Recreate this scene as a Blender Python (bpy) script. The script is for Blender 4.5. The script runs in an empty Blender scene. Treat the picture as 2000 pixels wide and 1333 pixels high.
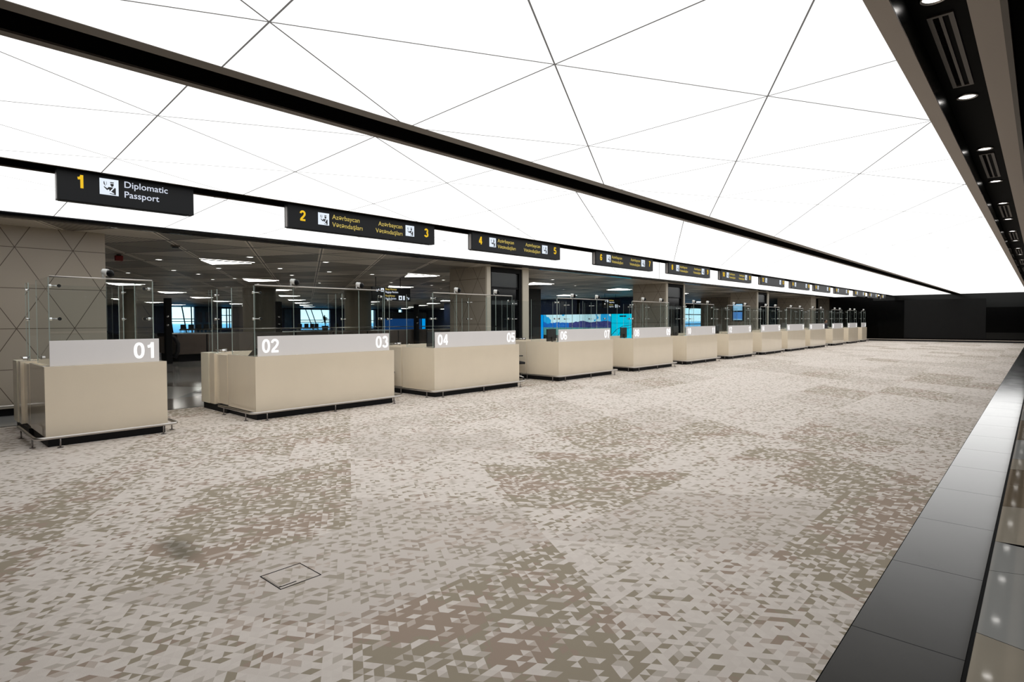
import bpy, bmesh, math, random
from mathutils import Vector, Matrix

# ------------------------------------------------------------------ camera, world, exposure
S = bpy.context.scene
COL = S.collection
R = random.Random(7)
YAW, PITCH, ROLL = 0.743047796, -0.0245763474, -0.00388950695
cam_d = bpy.data.cameras.new('camera')
cam_d.sensor_width = 36.0
cam_d.lens = 20.26152
cam_d.shift_y = -0.0060604
cam_d.clip_start, cam_d.clip_end = 0.05, 400
cam = bpy.data.objects.new('camera', cam_d)
COL.objects.link(cam)
F = Vector((math.cos(YAW) * math.cos(PITCH), math.sin(YAW) * math.cos(PITCH), math.sin(PITCH)))
Rt = Vector((math.sin(YAW), -math.cos(YAW), 0))
U = Rt.cross(F)
R2 = Rt * math.cos(ROLL) + U * math.sin(ROLL)
U2 = -Rt * math.sin(ROLL) + U * math.cos(ROLL)
M = Matrix((R2, U2, -F)).transposed().to_4x4()
M.translation = Vector((0, 0, 1.75))
cam.matrix_world = M
S.camera = cam

W = bpy.data.worlds.new('world')
S.world = W
W.use_nodes = True
wn, wl = W.node_tree.nodes, W.node_tree.links
wn.clear()
wo = wn.new('ShaderNodeOutputWorld'); wb = wn.new('ShaderNodeBackground')
wt = wn.new('ShaderNodeTexCoord'); ws = wn.new('ShaderNodeSeparateXYZ'); wr = wn.new('ShaderNodeValToRGB')
wm = wn.new('ShaderNodeMath'); wm.operation = 'MULTIPLY_ADD'; wm.inputs[1].default_value = 4.0; wm.inputs[2].default_value = 0.5
wl.new(wt.outputs['Generated'], ws.inputs[0]); wl.new(ws.outputs['Z'], wm.inputs[0]); wl.new(wm.outputs[0], wr.inputs[0])
e = wr.color_ramp.elements
e[0].position = 0.42; e[0].color = (0.05, 0.22, 0.42, 1)
e[1].position = 0.55; e[1].color = (0.55, 0.88, 1.0, 1)
x = e.new(0.485); x.color = (0.16, 0.48, 0.80, 1)
x = e.new(0.495); x.color = (0.62, 0.90, 1.0, 1)
wl.new(wr.outputs[0], wb.inputs['Color']); wb.inputs['Strength'].default_value = 1.9
wl.new(wb.outputs[0], wo.inputs[0])

S.view_settings.view_transform = 'Standard'
S.view_settings.look = 'None'
S.view_settings.exposure = 0.0
S.view_settings.gamma = 1.0
S.view_settings.use_curve_mapping = False
S.cycles.max_bounces = 8
S.cycles.diffuse_bounces = 3
S.cycles.glossy_bounces = 4
S.cycles.transparent_max_bounces = 160
S.cycles.sample_clamp_indirect = 6
S.cycles.caustics_reflective = False
S.cycles.caustics_refractive = False

# ------------------------------------------------------------------ materials
def mat(name, color=(0.5, 0.5, 0.5), rough=0.5, metal=0.0, spec=0.5, emit=None, estr=1.0, coat=0.0, bump=0.0, bscale=200, mottled=0.0):
    m = bpy.data.materials.new(name); m.use_nodes = True
    nt = m.node_tree; b = nt.nodes['Principled BSDF']
    b.inputs['Base Color'].default_value = (*color, 1)
    b.inputs['Roughness'].default_value = rough
    b.inputs['Metallic'].default_value = metal
    b.inputs['Specular IOR Level'].default_value = spec
    if coat:
        b.inputs['Coat Weight'].default_value = coat; b.inputs['Coat Roughness'].default_value = 0.05
    if emit:
        b.inputs['Emission Color'].default_value = (*emit, 1); b.inputs['Emission Strength'].default_value = estr
    if bump or mottled:
        tc = nt.nodes.new('ShaderNodeTexCoord'); n = nt.nodes.new('ShaderNodeTexNoise')
        n.inputs['Scale'].default_value = bscale; nt.links.new(tc.outputs['Object'], n.inputs['Vector'])
        if bump:
            bp = nt.nodes.new('ShaderNodeBump'); bp.inputs['Strength'].default_value = bump; bp.inputs['Distance'].default_value = 0.01
            nt.links.new(n.outputs[0], bp.inputs['Height']); nt.links.new(bp.outputs[0], b.inputs['Normal'])
        if mottled:
            n2 = nt.nodes.new('ShaderNodeTexNoise'); n2.inputs['Scale'].default_value = 2.2; n2.inputs['Detail'].default_value = 6
            nt.links.new(tc.outputs['Object'], n2.inputs['Vector'])
            r = nt.nodes.new('ShaderNodeValToRGB')
            r.color_ramp.elements[0].position = 0.3; r.color_ramp.elements[1].position = 0.7
            r.color_ramp.elements[0].color = (*[c * (1 - mottled) for c in color], 1)
            r.color_ramp.elements[1].color = (*[min(1, c * (1 + mottled)) for c in color], 1)
            nt.links.new(n2.outputs[0], r.inputs[0]); nt.links.new(r.outputs[0], b.inputs['Base Color'])
    return m

def emission(name, color, s):
    m = bpy.data.materials.new(name); m.use_nodes = True
    nt = m.node_tree; nt.nodes.clear()
    o = nt.nodes.new('ShaderNodeOutputMaterial'); em = nt.nodes.new('ShaderNodeEmission')
    em.inputs[0].default_value = (*color, 1); em.inputs[1].default_value = s
    nt.links.new(em.outputs[0], o.inputs[0]); return m

class NT:
    def __init__(s, m): s.t = m.node_tree
    def n(s, k, **kw):
        nd = s.t.nodes.new(k)
        for a, v in kw.items(): setattr(nd, a, v)
        return nd
    def l(s, a, b): s.t.links.new(a, b)
    def m(s, op, a, b=None, c=None):
        nd = s.n('ShaderNodeMath', operation=op)
        for i, v in enumerate((a, b, c)):
            if v is None: continue
            if isinstance(v, (int, float)): nd.inputs[i].default_value = v
            else: s.l(v, nd.inputs[i])
        return nd.outputs[0]
    def mix(s, f, a, b):
        nd = s.n('ShaderNodeMix', data_type='RGBA')
        for k, v in ((0, f), (6, a), (7, b)):
            if isinstance(v, (int, float)): nd.inputs[k].default_value = v
            elif isinstance(v, tuple): nd.inputs[k].default_value = (*v, 1)
            else: s.l(v, nd.inputs[k])
        return nd.outputs[2]
    def comb(s, x, y, z=0.0):
        nd = s.n('ShaderNodeCombineXYZ')
        for i, v in enumerate((x, y, z)):
            if isinstance(v, (int, float)): nd.inputs[i].default_value = v
            else: s.l(v, nd.inputs[i])
        return nd.outputs[0]
    def white(s, vec):
        nd = s.n('ShaderNodeTexWhiteNoise', noise_dimensions='3D'); s.l(vec, nd.inputs['Vector']); return nd.outputs['Value'], nd.outputs['Color']
    def obj(s):
        nd = s.n('ShaderNodeTexCoord'); sp = s.n('ShaderNodeSeparateXYZ'); s.l(nd.outputs['Object'], sp.inputs[0]); return nd.outputs['Object'], sp.outputs
    def tri(s, X, Y, a, h, ox=0.0, oy=0.0):
        """triangle lattice ids: side a along X, row height h"""
        v = s.m('DIVIDE', s.m('SUBTRACT', Y, oy), h)
        u = s.m('SUBTRACT', s.m('DIVIDE', s.m('SUBTRACT', X, ox), a), s.m('MULTIPLY', v, 0.5))
        fu, fv = s.m('FRACT', u), s.m('FRACT', v)
        t = s.m('GREATER_THAN', s.m('ADD', fu, fv), 1.0)
        return s.m('FLOOR', u), s.m('FLOOR', v), t, fu, fv

def lattice_lines(K, coordA, coordB, a, h, ox, oy, width):
    v = K.m('DIVIDE', K.m('SUBTRACT', coordB, oy), h)
    u = K.m('SUBTRACT', K.m('DIVIDE', K.m('SUBTRACT', coordA, ox), a), K.m('MULTIPLY', v, 0.5))
    w = K.m('ADD', u, v)
    out = None
    for q in (u, v, w):
        d = K.m('ABSOLUTE', K.m('SUBTRACT', K.m('FRACT', K.m('ADD', q, 0.5)), 0.5))
        g = K.m('LESS_THAN', d, width / h * 0.5)
        out = g if out is None else K.m('MAXIMUM', out, g)
    return out

# glass: thin panes that reflect and let light straight through
def glass(name, tint=(0.9, 0.95, 0.93), refl=1.0):
    m = bpy.data.materials.new(name); m.use_nodes = True; K = NT(m); K.t.nodes.clear()
    o = K.n('ShaderNodeOutputMaterial'); t = K.n('ShaderNodeBsdfTransparent'); g = K.n('ShaderNodeBsdfGlossy'); mx = K.n('ShaderNodeMixShader'); f = K.n('ShaderNodeFresnel')
    f.inputs['IOR'].default_value = 1.45; t.inputs[0].default_value = (*tint, 1); g.inputs['Roughness'].default_value = 0.02; g.inputs[0].default_value = (refl, refl, refl, 1)
    ge = K.n('ShaderNodeNewGeometry'); K.l(K.m('MULTIPLY', f.outputs[0], K.m('SUBTRACT', 1.0, ge.outputs['Backfacing'])), mx.inputs[0]); K.l(t.outputs[0], mx.inputs[1]); K.l(g.outputs[0], mx.inputs[2]); K.l(mx.outputs[0], o.inputs[0])
    return m

MT = {}
MT['glass'] = glass('clear glass', (0.95, 0.966, 0.966), 1.0)
MT['glass_edge'] = mat('glass edge', (0.42, 0.50, 0.47), 0.15)
MT['laminate'] = mat('beige lacquered panel', (0.90, 0.79, 0.625), 0.35, spec=0.5, coat=1.0, mottled=0.02)
MT['laminate_end'] = mat('cream end panel', (0.88, 0.81, 0.65), 0.35)
MT['black'] = mat('black plinth', (0.006, 0.006, 0.007), 0.6, spec=0.2, bump=0.05)
MT['black_gloss'] = mat('black gloss', (0.004, 0.004, 0.005), 0.12, spec=0.5, bump=0.01, bscale=3)
MT['steel'] = mat('brushed steel', (0.58, 0.55, 0.52), 0.28, 1.0, bump=0.03, bscale=400)
MT['steel_dark'] = mat('dull steel', (0.30, 0.28, 0.27), 0.4, 1.0, bump=0.03)
MT['chrome'] = mat('chrome', (0.8, 0.8, 0.8), 0.1, 1.0, bump=0.01)
MT['panel'] = mat('frosted number panel', (0.80, 0.78, 0.775), 0.22, coat=0.3, mottled=0.012, emit=(0.85, 0.82, 0.84), estr=0.10)
MT['digits'] = emission('lit digits', (1, 0.99, 0.98), 1.25)
MT['signface'] = mat('dark sign face', (0.008, 0.009, 0.011), 0.4, spec=0.22, bump=0.01)
MT['yellow'] = emission('lit yellow lettering', (0.93, 0.58, 0.03), 0.95)
MT['yellow2'] = emission('lit pale yellow lettering', (0.80, 0.62, 0.16), 0.75)
MT['white_letter'] = emission('lit white lettering', (0.80, 0.86, 1.0), 0.85)
MT['icon'] = emission('lit icon square', (0.82, 0.90, 1.0), 1.0)
MT['icon_black'] = mat('icon black', (0.01, 0.01, 0.012), 0.5, bump=0.01)
MT['signcap'] = mat('sign end strip', (0.30, 0.28, 0.27), 0.35, 0.3, bump=0.01)
MT['trim'] = mat('bronze trim', (0.135, 0.115, 0.095), 0.45, bump=0.01)
MT['trim_light'] = mat('warm grey trim', (0.46, 0.40, 0.345), 0.5, bump=0.01)
MT['recess'] = mat('black recess', (0.003, 0.003, 0.003), 0.75, spec=0.1, bump=0.01)
MT['plastic_black'] = mat('black plastic', (0.012, 0.012, 0.014), 0.35, bump=0.03)
MT['plastic_white'] = mat('white plastic', (0.75, 0.75, 0.73), 0.3, bump=0.01)
MT['lens_black'] = mat('matt black lens cover', (0.004, 0.004, 0.005), 0.35, spec=0.12, bump=0.01)
MT['fabric'] = mat('black mesh fabric', (0.012, 0.012, 0.014), 0.85, bump=0.2, bscale=500)
MT['navy'] = mat('dark navy wall', (0.014, 0.030, 0.085), 0.35, mottled=0.15)
MT['navy2'] = mat('blue grey wall', (0.03, 0.10, 0.20), 0.4, mottled=0.15)
MT['brown'] = mat('brown panelling', (0.11, 0.085, 0.07), 0.35, mottled=0.12)
MT['charcoal'] = mat('charcoal wall', (0.02, 0.021, 0.022), 0.5, mottled=0.1)
MT['panelgrey'] = mat('matt charcoal panel', (0.011, 0.011, 0.011), 0.6, spec=0.08, mottled=0.05)
MT['downlight'] = emission('downlight glow', (1.0, 0.96, 0.92), 7.0)
MT['hall_light'] = emission('hall light panel', (1.0, 0.97, 0.9), 13.0)
MT['slot_black'] = mat('satin black slot', (0.003, 0.003, 0.003), 0.22, spec=0.35, bump=0.01, bscale=4)
MT['red'] = mat('red plastic', (0.25, 0.008, 0.008), 0.4, bump=0.01)
MT['leaf'] = mat('dark leaves', (0.01, 0.03, 0.02), 0.5, bump=0.1)
MT['skin'] = mat('skin', (0.35, 0.19, 0.13), 0.5, bump=0.05)
MT['hair'] = mat('dark hair', (0.02, 0.01, 0.008), 0.6, bump=0.3)
MT['shirt'] = mat('dark uniform', (0.05, 0.04, 0.05), 0.8, bump=0.1)
MT['shirt_white'] = mat('white collar', (0.6, 0.6, 0.6), 0.7, bump=0.1)

def core_mat():
    m = mat('taupe wall cladding', (0.36, 0.315, 0.26), 0.38, spec=0.5); K = NT(m); b = K.t.nodes['Principled BSDF']
    o, s = K.obj()
    geo = K.n('ShaderNodeNewGeometry'); sn = K.n('ShaderNodeSeparateXYZ'); K.l(geo.outputs['Normal'], sn.inputs[0])
    isx = K.m('GREATER_THAN', K.m('ABSOLUTE', sn.outputs[0]), 0.5)
    # along-wall coordinate: Y on faces that look along X, else X
    al = K.m('ADD', K.m('MULTIPLY', isx, s[1]), K.m('MULTIPLY', K.m('SUBTRACT', 1.0, isx), s[0]))
    g = lattice_lines(K, al, s[2], 0.886, 0.768, 0.793, 0.097, 0.012)
    nz = K.n('ShaderNodeTexNoise'); nz.inputs['Scale'].default_value = 0.8; K.l(o, nz.inputs['Vector'])
    base = K.mix(nz.outputs[0], (0.40, 0.345, 0.28), (0.47, 0.41, 0.335))
    K.l(K.mix(g, base, (0.10, 0.075, 0.055)), b.inputs['Base Color'])
    return m
MT['core'] = core_mat()
MT['core_strip'] = mat('pale taupe edge strip', (0.66, 0.60, 0.50), 0.35, mottled=0.02)

def ceiling_mat(name, ox, oy):
    m = bpy.data.materials.new(name); m.use_nodes = True; K = NT(m); K.t.nodes.clear()
    o, s = K.obj()
    # lattice of membrane seams: vectors A=(1.713,-0.945) C=(0.11,1.925)
    ax, ay, cx, cy = 1.713, -0.945, 0.112, 1.925
    det = ax * cy - ay * cx
    X = K.m('SUBTRACT', s[0], ox); Y = K.m('SUBTRACT', s[1], oy)
    p = K.m('DIVIDE', K.m('SUBTRACT', K.m('MULTIPLY', X, cy), K.m('MULTIPLY', Y, cx)), det)
    q = K.m('DIVIDE', K.m('SUBTRACT', K.m('MULTIPLY', Y, ax), K.m('MULTIPLY', X, ay)), det)
    out = None
    for v in (p, q, K.m('SUBTRACT', p, q)):
        d = K.m('ABSOLUTE', K.m('SUBTRACT', K.m('FRACT', K.m('ADD', v, 0.5)), 0.5))
        g = K.m('LESS_THAN', d, 0.0038)
        out = g if out is None else K.m('MAXIMUM', out, g)
    nz = K.n('ShaderNodeTexNoise'); nz.inputs['Scale'].default_value = 0.35; K.l(o, nz.inputs['Vector'])
    base = K.mix(nz.outputs[0], (0.93, 0.92, 0.90), (0.985, 0.99, 0.985))
    em = K.n('ShaderNodeEmission'); K.l(K.mix(out, base, (0.10, 0.095, 0.09)), em.inputs[0]); em.inputs[1].default_value = 1.42
    oo = K.n('ShaderNodeOutputMaterial'); K.l(em.outputs[0], oo.inputs[0])
    return m
MT['ceil_a'] = ceiling_mat('luminous ceiling near', 1.69, 3.63)
MT['ceil_b'] = ceiling_mat('luminous ceiling middle', 1.74, 6.02)
MT['ceil_c'] = ceiling_mat('luminous ceiling far', 1.82, 8.45)

def carpet_mat():
    m = mat('patterned carpet', (0.5, 0.45, 0.4), 0.95, spec=0.15); K = NT(m); b = K.t.nodes['Principled BSDF']
    o, s = K.obj()
    at = K.n('ShaderNodeAttribute', attribute_name='patch')
    hue = K.n('ShaderNodeAttribute', attribute_name='tone')
    U_, V_, T_, fu, fv = K.tri(s[0], s[1], 0.888 / 15, 0.72 / 15)
    r1, c1 = K.white(K.comb(U_, V_, T_))
    # pairs of triangles sometimes join into one lozenge
    r2, c2 = K.white(K.comb(U_, V_, 7.3))
    r3, c3 = K.white(K.comb(K.m('ADD', U_, T_), V_, 3.1))
    use = K.m('GREATER_THAN', r2, 0.52)
    r = K.m('ADD', K.m('MULTIPLY', use, r3), K.m('MULTIPLY', K.m('SUBTRACT', 1.0, use), r1))
    dark = K.m('LESS_THAN', r, at.outputs['Fac'])
    mid = K.m('LESS_THAN', K.m('ABSOLUTE', K.m('SUBTRACT', r, K.m('ADD', at.outputs['Fac'], 0.08))), 0.08)
    sc = K.n('ShaderNodeSeparateColor'); K.l(c1, sc.inputs[0])
    nz = K.n('ShaderNodeTexNoise'); nz.inputs['Scale'].default_value = 1.6; nz.inputs['Detail'].default_value = 2; K.l(o, nz.inputs['Vector'])
    nh = K.m('GREATER_THAN', K.m('ADD', nz.outputs[0], K.m('MULTIPLY', K.m('SUBTRACT', sc.outputs[0], 0.5), 0.12)), 0.53)
    light = K.mix(sc.outputs[1], (0.745, 0.672, 0.615), (0.805, 0.735, 0.675))
    brown = K.mix(nh, (0.385, 0.330, 0.250), (0.405, 0.315, 0.250))
    midc = K.mix(nh, (0.59, 0.525, 0.46), (0.61, 0.52, 0.455))
    light = K.mix(hue.outputs['Fac'], light, (0.690, 0.622, 0.568)); brown = K.mix(K.m('MULTIPLY', hue.outputs['Fac'], 0.4), brown, (0.52, 0.465, 0.41))
    col = K.mix(mid, light, midc)
    col = K.mix(dark, col, brown)
    # worn stain by the access cover
    X = K.m('SUBTRACT', s[0], 1.50); Y = K.m('SUBTRACT', s[1], 4.88)
    d = K.m('SQRT', K.m('ADD', K.m('MULTIPLY', K.m('MULTIPLY', X, X), 9.0), K.m('MULTIPLY', Y, Y)))
    ns = K.n('ShaderNodeTexNoise'); ns.inputs['Scale'].default_value = 5.0; K.l(o, ns.inputs['Vector'])
    st = K.m('MULTIPLY', K.m('LESS_THAN', d, 0.42), K.m('MULTIPLY', K.m('SUBTRACT', 0.42, d), K.m('MULTIPLY', ns.outputs[0], 7.0)))
    stc = K.n('ShaderNodeClamp'); K.l(st, stc.inputs[0]); 
    col = K.mix(K.m('MULTIPLY', stc.outputs[0], 0.8), col, (0.17, 0.15, 0.11))
    # pile
    nf = K.n('ShaderNodeTexNoise'); nf.inputs['Scale'].default_value = 260; K.l(o, nf.inputs['Vector'])
    col = K.mix(K.m('MULTIPLY', nf.outputs[0], 0.12), col, (0.2, 0.18, 0.15))
    K.l(col, b.inputs['Base Color'])
    bp = K.n('ShaderNodeBump'); bp.inputs['Strength'].default_value = 0.35; bp.inputs['Distance'].default_value = 0.004
    K.l(nf.outputs[0], bp.inputs['Height']); K.l(bp.outputs[0], b.inputs['Normal'])
    return m
MT['carpet'] = carpet_mat()

def hall_ceiling_mat():
    m = mat('folded metal ceiling', (0.2, 0.18, 0.15), 0.45); K = NT(m); b = K.t.nodes['Principled BSDF']
    o, s = K.obj()
    U_, V_, T_, fu, fv = K.tri(s[0], s[1], 1.85, 1.75, 6.16, 17.85)
    r1, c1 = K.white(K.comb(U_, V_, T_))
    base = K.mix(r1, (0.20, 0.175, 0.145), (0.85, 0.77, 0.66))
    # ribs of the perforated panels
    sp = K.m('ADD', s[0], K.m('MULTIPLY', T_, K.m('MULTIPLY', s[1], 0.6)))
    rb = K.m('GREATER_THAN', K.m('FRACT', K.m('MULTIPLY', sp, 12.0)), 0.62)
    base = K.mix(K.m('MULTIPLY', rb, 0.45), base, (0.03, 0.026, 0.022))
    d = K.m('ABSOLUTE', K.m('SUBTRACT', K.m('FRACT', K.m('ADD', K.m('SUBTRACT', K.m('DIVIDE', K.m('SUBTRACT', s[0], 6.16), 1.85), K.m('MULTIPLY', K.m('DIVIDE', K.m('SUBTRACT', s[1], 17.85), 1.75), 0.5)), 0.5)), 0.5))
    base = K.mix(K.m('LESS_THAN', d, 0.035), base, (0.85, 0.78, 0.68))
    base = K.mix(K.m('LESS_THAN', d, 0.008), base, (0.02, 0.018, 0.015))
    dv = K.m('LESS_THAN', fv, 0.03); dw = K.m('LESS_THAN', K.m('ABSOLUTE', K.m('SUBTRACT', K.m('ADD', fu, fv), 1.0)), 0.02)
    base = K.mix(K.m('MAXIMUM', dv, dw), base, (0.02, 0.018, 0.015))
    K.l(base, b.inputs['Base Color']); return m
MT['hall_ceiling'] = hall_ceiling_mat()

def hall_floor_mat():
    m = mat('polished hall floor', (0.2, 0.2, 0.2), 0.10, spec=0.7); K = NT(m); b = K.t.nodes['Principled BSDF']
    o, s = K.obj()
    U_, V_, T_, fu, fv = K.tri(s[0], s[1], 2.6, 1.9, 3.2, 12.7)
    r1, c1 = K.white(K.comb(U_, V_, T_))
    rp = K.n('ShaderNodeValToRGB'); rp.color_ramp.interpolation = 'CONSTANT'; K.l(r1, rp.inputs[0])
    el = rp.color_ramp.elements; el[0].color = (0.42, 0.42, 0.41, 1); el[1].position = 0.4; el[1].color = (0.24, 0.21, 0.18, 1)
    q = el.new(0.7); q.color = (0.55, 0.53, 0.50, 1)
    K.l(rp.outputs[0], b.inputs['Base Color']); return m
MT['hall_floor'] = hall_floor_mat()

def tile_mat():
    m = mat('dark stone tiles', (0.05, 0.048, 0.045), 0.22); K = NT(m); b = K.t.nodes['Principled BSDF']; b.inputs['IOR'].default_value = 1.27
    o, s = K.obj()
    f = K.m('FRACT', K.m('DIVIDE', K.m('SUBTRACT', s[0], 3.70), 1.222))
    j = K.m('LESS_THAN', f, 0.007)
    nz = K.n('ShaderNodeTexNoise'); nz.inputs['Scale'].default_value = 3.0; nz.inputs['Detail'].default_value = 5; K.l(o, nz.inputs['Vector'])
    id_, _c = K.white(K.comb(K.m('FLOOR', K.m('DIVIDE', K.m('SUBTRACT', s[0], 3.70), 1.222)), 0.0))
    base = K.mix(nz.outputs[0], (0.040, 0.037, 0.033), (0.062, 0.058, 0.053))
    base = K.mix(K.m('MULTIPLY', id_, 0.3), base, (0.04, 0.038, 0.035))
    K.l(K.mix(j, base, (0.01, 0.01, 0.01)), b.inputs['Base Color'])
    b.inputs['Roughness'].default_value = 0.6; b.inputs['Specular IOR Level'].default_value = 0.0
    # honed stone: polished sheen that rises steeply towards grazing angles
    lw = K.n('ShaderNodeLayerWeight'); lw.inputs['Blend'].default_value = 0.5
    fr = K.m('MINIMUM', K.m('MULTIPLY', K.m('POWER', lw.outputs['Facing'], 7.0), 2.1), 0.9)
    fr = K.m('MULTIPLY', fr, K.m('SUBTRACT', 1.0, K.m('MULTIPLY', j, 0.6)))
    gl = K.n('ShaderNodeBsdfGlossy'); gl.inputs[0].default_value = (0.9, 0.9, 0.9, 1); K.l(K.m('ADD', 0.07, K.m('MULTIPLY', nz.outputs[0], 0.07)), gl.inputs['Roughness'])
    mx = K.n('ShaderNodeMixShader'); K.l(fr, mx.inputs[0]); K.l(b.outputs[0], mx.inputs[1]); K.l(gl.outputs[0], mx.inputs[2])
    K.l(mx.outputs[0], K.t.nodes['Material Output'].inputs[0])
    return m
MT['tile'] = tile_mat()
MT['stone_grey'] = mat('polished grey stone', (0.38, 0.38, 0.365), 0.05, spec=0.5, mottled=0.03)
MT['stone_beige'] = mat('polished beige stone', (0.40, 0.355, 0.285), 0.05, spec=0.5, mottled=0.04)
MT['stone_brown'] = mat('polished brown stone', (0.20, 0.155, 0.105), 0.05, spec=0.5, mottled=0.05)
MT['corrugated'] = mat('corrugated dark ceiling', (0.02, 0.018, 0.016), 0.5, bump=0.05)

def screen_mat():
    m = bpy.data.materials.new('landscape video wall'); m.use_nodes = True; K = NT(m); K.t.nodes.clear()
    o, s = K.obj()    # object space: Y along the wall (metres), Z up
    nz = K.n('ShaderNodeTexNoise', noise_dimensions='1D'); nz.inputs['Scale'].default_value = 0.55; nz.inputs['Detail'].default_value = 3
    K.l(s[1], nz.inputs['W'])
    nz2 = K.n('ShaderNodeTexNoise'); nz2.inputs['Scale'].default_value = 0.8; K.l(o, nz2.inputs['Vector'])
    nz3 = K.n('ShaderNodeTexNoise'); nz3.inputs['Scale'].default_value = 3.5; nz3.inputs['Detail'].default_value = 4; K.l(o, nz3.inputs['Vector'])
    ridge = K.m('ADD', 1.2, K.m('MULTIPLY', nz.outputs[0], 0.80))
    sky = K.mix(K.m('GREATER_THAN', nz2.outputs[0], 0.43), (0.02, 0.42, 0.85), (0.62, 0.92, 1.0))
    left = K.m('GREATER_THAN', s[1], 4.2)
    mount = K.mix(left, K.mix(nz3.outputs[0], (0.01, 0.015, 0.09), (0.09, 0.10, 0.32)), K.mix(nz3.outputs[0], (0.0, 0.05, 0.40), (0.03, 0.26, 0.75)))
    low = K.mix(nz3.outputs[0], (0.02, 0.06, 0.14), (0.15, 0.50, 0.40))
    land = K.mix(K.m('LESS_THAN', s[2], 1.15), mount, low)
    col = K.mix(K.m('LESS_THAN', s[2], ridge), sky, land)
    cell = K.m('LESS_THAN', K.m('FRACT', K.m('MULTIPLY', s[1], 0.9)), 0.015)
    col = K.mix(K.m('MULTIPLY', cell, 0.7), col, (0.0, 0.02, 0.08))
    em = K.n('ShaderNodeEmission'); K.l(col, em.inputs[0]); em.inputs[1].default_value = 0.95
    oo = K.n('ShaderNodeOutputMaterial'); K.l(em.outputs[0], oo.inputs[0]); return m
MT['screen'] = screen_mat()
MT['cyan'] = emission('cyan lit panel', (0.0, 0.62, 0.86), 0.95)
MT['azure'] = emission('azure lit panel', (0.0, 0.36, 0.95), 0.95)
MT['pale_blue'] = emission('pale blue picture', (0.36, 0.68, 0.95), 0.9)
MT['mid_blue'] = emission('mid blue picture', (0.10, 0.30, 0.72), 0.9)
MT['dim_blue'] = emission('dim blue screen', (0.008, 0.05, 0.17), 0.8)

# ------------------------------------------------------------------ mesh helpers
def box(bm, x0, x1, y0, y1, z0, z1, bev=0.0, mi=0):
    vs = [bm.verts.new((x, y, z)) for x in (x0, x1) for y in (y0, y1) for z in (z0, z1)]
    fs = [bm.faces.new([vs[i] for i in q]) for q in ((0, 1, 3, 2), (4, 6, 7, 5), (0, 4, 5, 1), (2, 3, 7, 6), (0, 2, 6, 4), (1, 5, 7, 3))]
    for f in fs: f.material_index = mi
    if bev:
        es = list({e for f in fs for e in f.edges})
        r = bmesh.ops.bevel(bm, geom=es, offset=bev, segments=2, affect='EDGES', profile=0.5)
        for f in r['faces']: f.material_index = mi
    return fs

def tube(bm, pts, r, seg=10, closed=False, cap=True):
    pts = [Vector(p) for p in pts]; rings = []
    n = len(pts)
    for i, p in enumerate(pts):
        a = pts[i - 1] if (i > 0 or closed) else p
        b = pts[(i + 1) % n] if (i < n - 1 or closed) else p
        d = (b - a).normalized()
        up = Vector((0, 0, 1)) if abs(d.z) < 0.9 else Vector((1, 0, 0))
        s1 = d.cross(up).normalized(); s2 = s1.cross(d).normalized()
        rr = r[i] if isinstance(r, (list, tuple)) else r
        rings.append([bm.verts.new(p + (s1 * math.cos(t) + s2 * math.sin(t)) * rr) for t in [2 * math.pi * k / seg for k in range(seg)]])
    m = n if closed else n - 1
    for i in range(m):
        A, B = rings[i], rings[(i + 1) % n]
        for k in range(seg):
            f = bm.faces.new((A[k], A[(k + 1) % seg], B[(k + 1) % seg], B[k])); f.smooth = True
    if cap and not closed:
        bm.faces.new(list(reversed(rings[0]))); bm.faces.new(rings[-1])

def arc(p, q, r_, n=5):
    """round a corner: points of a quarter bend from p to q through corner r_ """
    P, Q, C = Vector(p), Vector(q), Vector(r_)
    return [tuple((1 - t) ** 2 * P + 2 * (1 - t) * t * C + t * t * Q) for t in [k / n for k in range(n + 1)]]

def ball(bm, c, r, sx=1, sy=1, sz=1, u=14, v=9, rot=None):
    mtx = Matrix.Translation(c) @ (rot.to_4x4() if rot else Matrix.Identity(4)) @ Matrix.Diagonal((sx, sy, sz, 1))
    g = bmesh.ops.create_uvsphere(bm, u_segments=u, v_segments=v, radius=r, matrix=mtx)
    for vv in g['verts']:
        for f in vv.link_faces: f.smooth = True

def cyl(bm, c, r, h, axis='Z', seg=16, r2=None):
    rot = {'Z': Matrix.Identity(4), 'Y': Matrix.Rotation(math.pi / 2, 4, 'X'), 'X': Matrix.Rotation(math.pi / 2, 4, 'Y')}[axis]
    bmesh.ops.create_cone(bm, cap_ends=True, segments=seg, radius1=r, radius2=r if r2 is None else r2, depth=h, matrix=Matrix.Translation(c) @ rot)

def poly(bm, pts, mi=0):
    f = bm.faces.new([bm.verts.new(p) for p in pts]); f.material_index = mi; return f

def obj(name, bm, mats, parent=None, loc=None, recalc=True):
    if recalc: bmesh.ops.recalc_face_normals(bm, faces=bm.faces)
    me = bpy.data.meshes.new(name); bm.to_mesh(me); bm.free()
    for m in (mats if isinstance(mats, (list, tuple)) else [mats]): me.materials.append(MT[m] if isinstance(m, str) else m)
    o = bpy.data.objects.new(name, me); COL.objects.link(o)
    if parent: o.parent = parent
    if loc: o.location = loc
    return o

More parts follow.
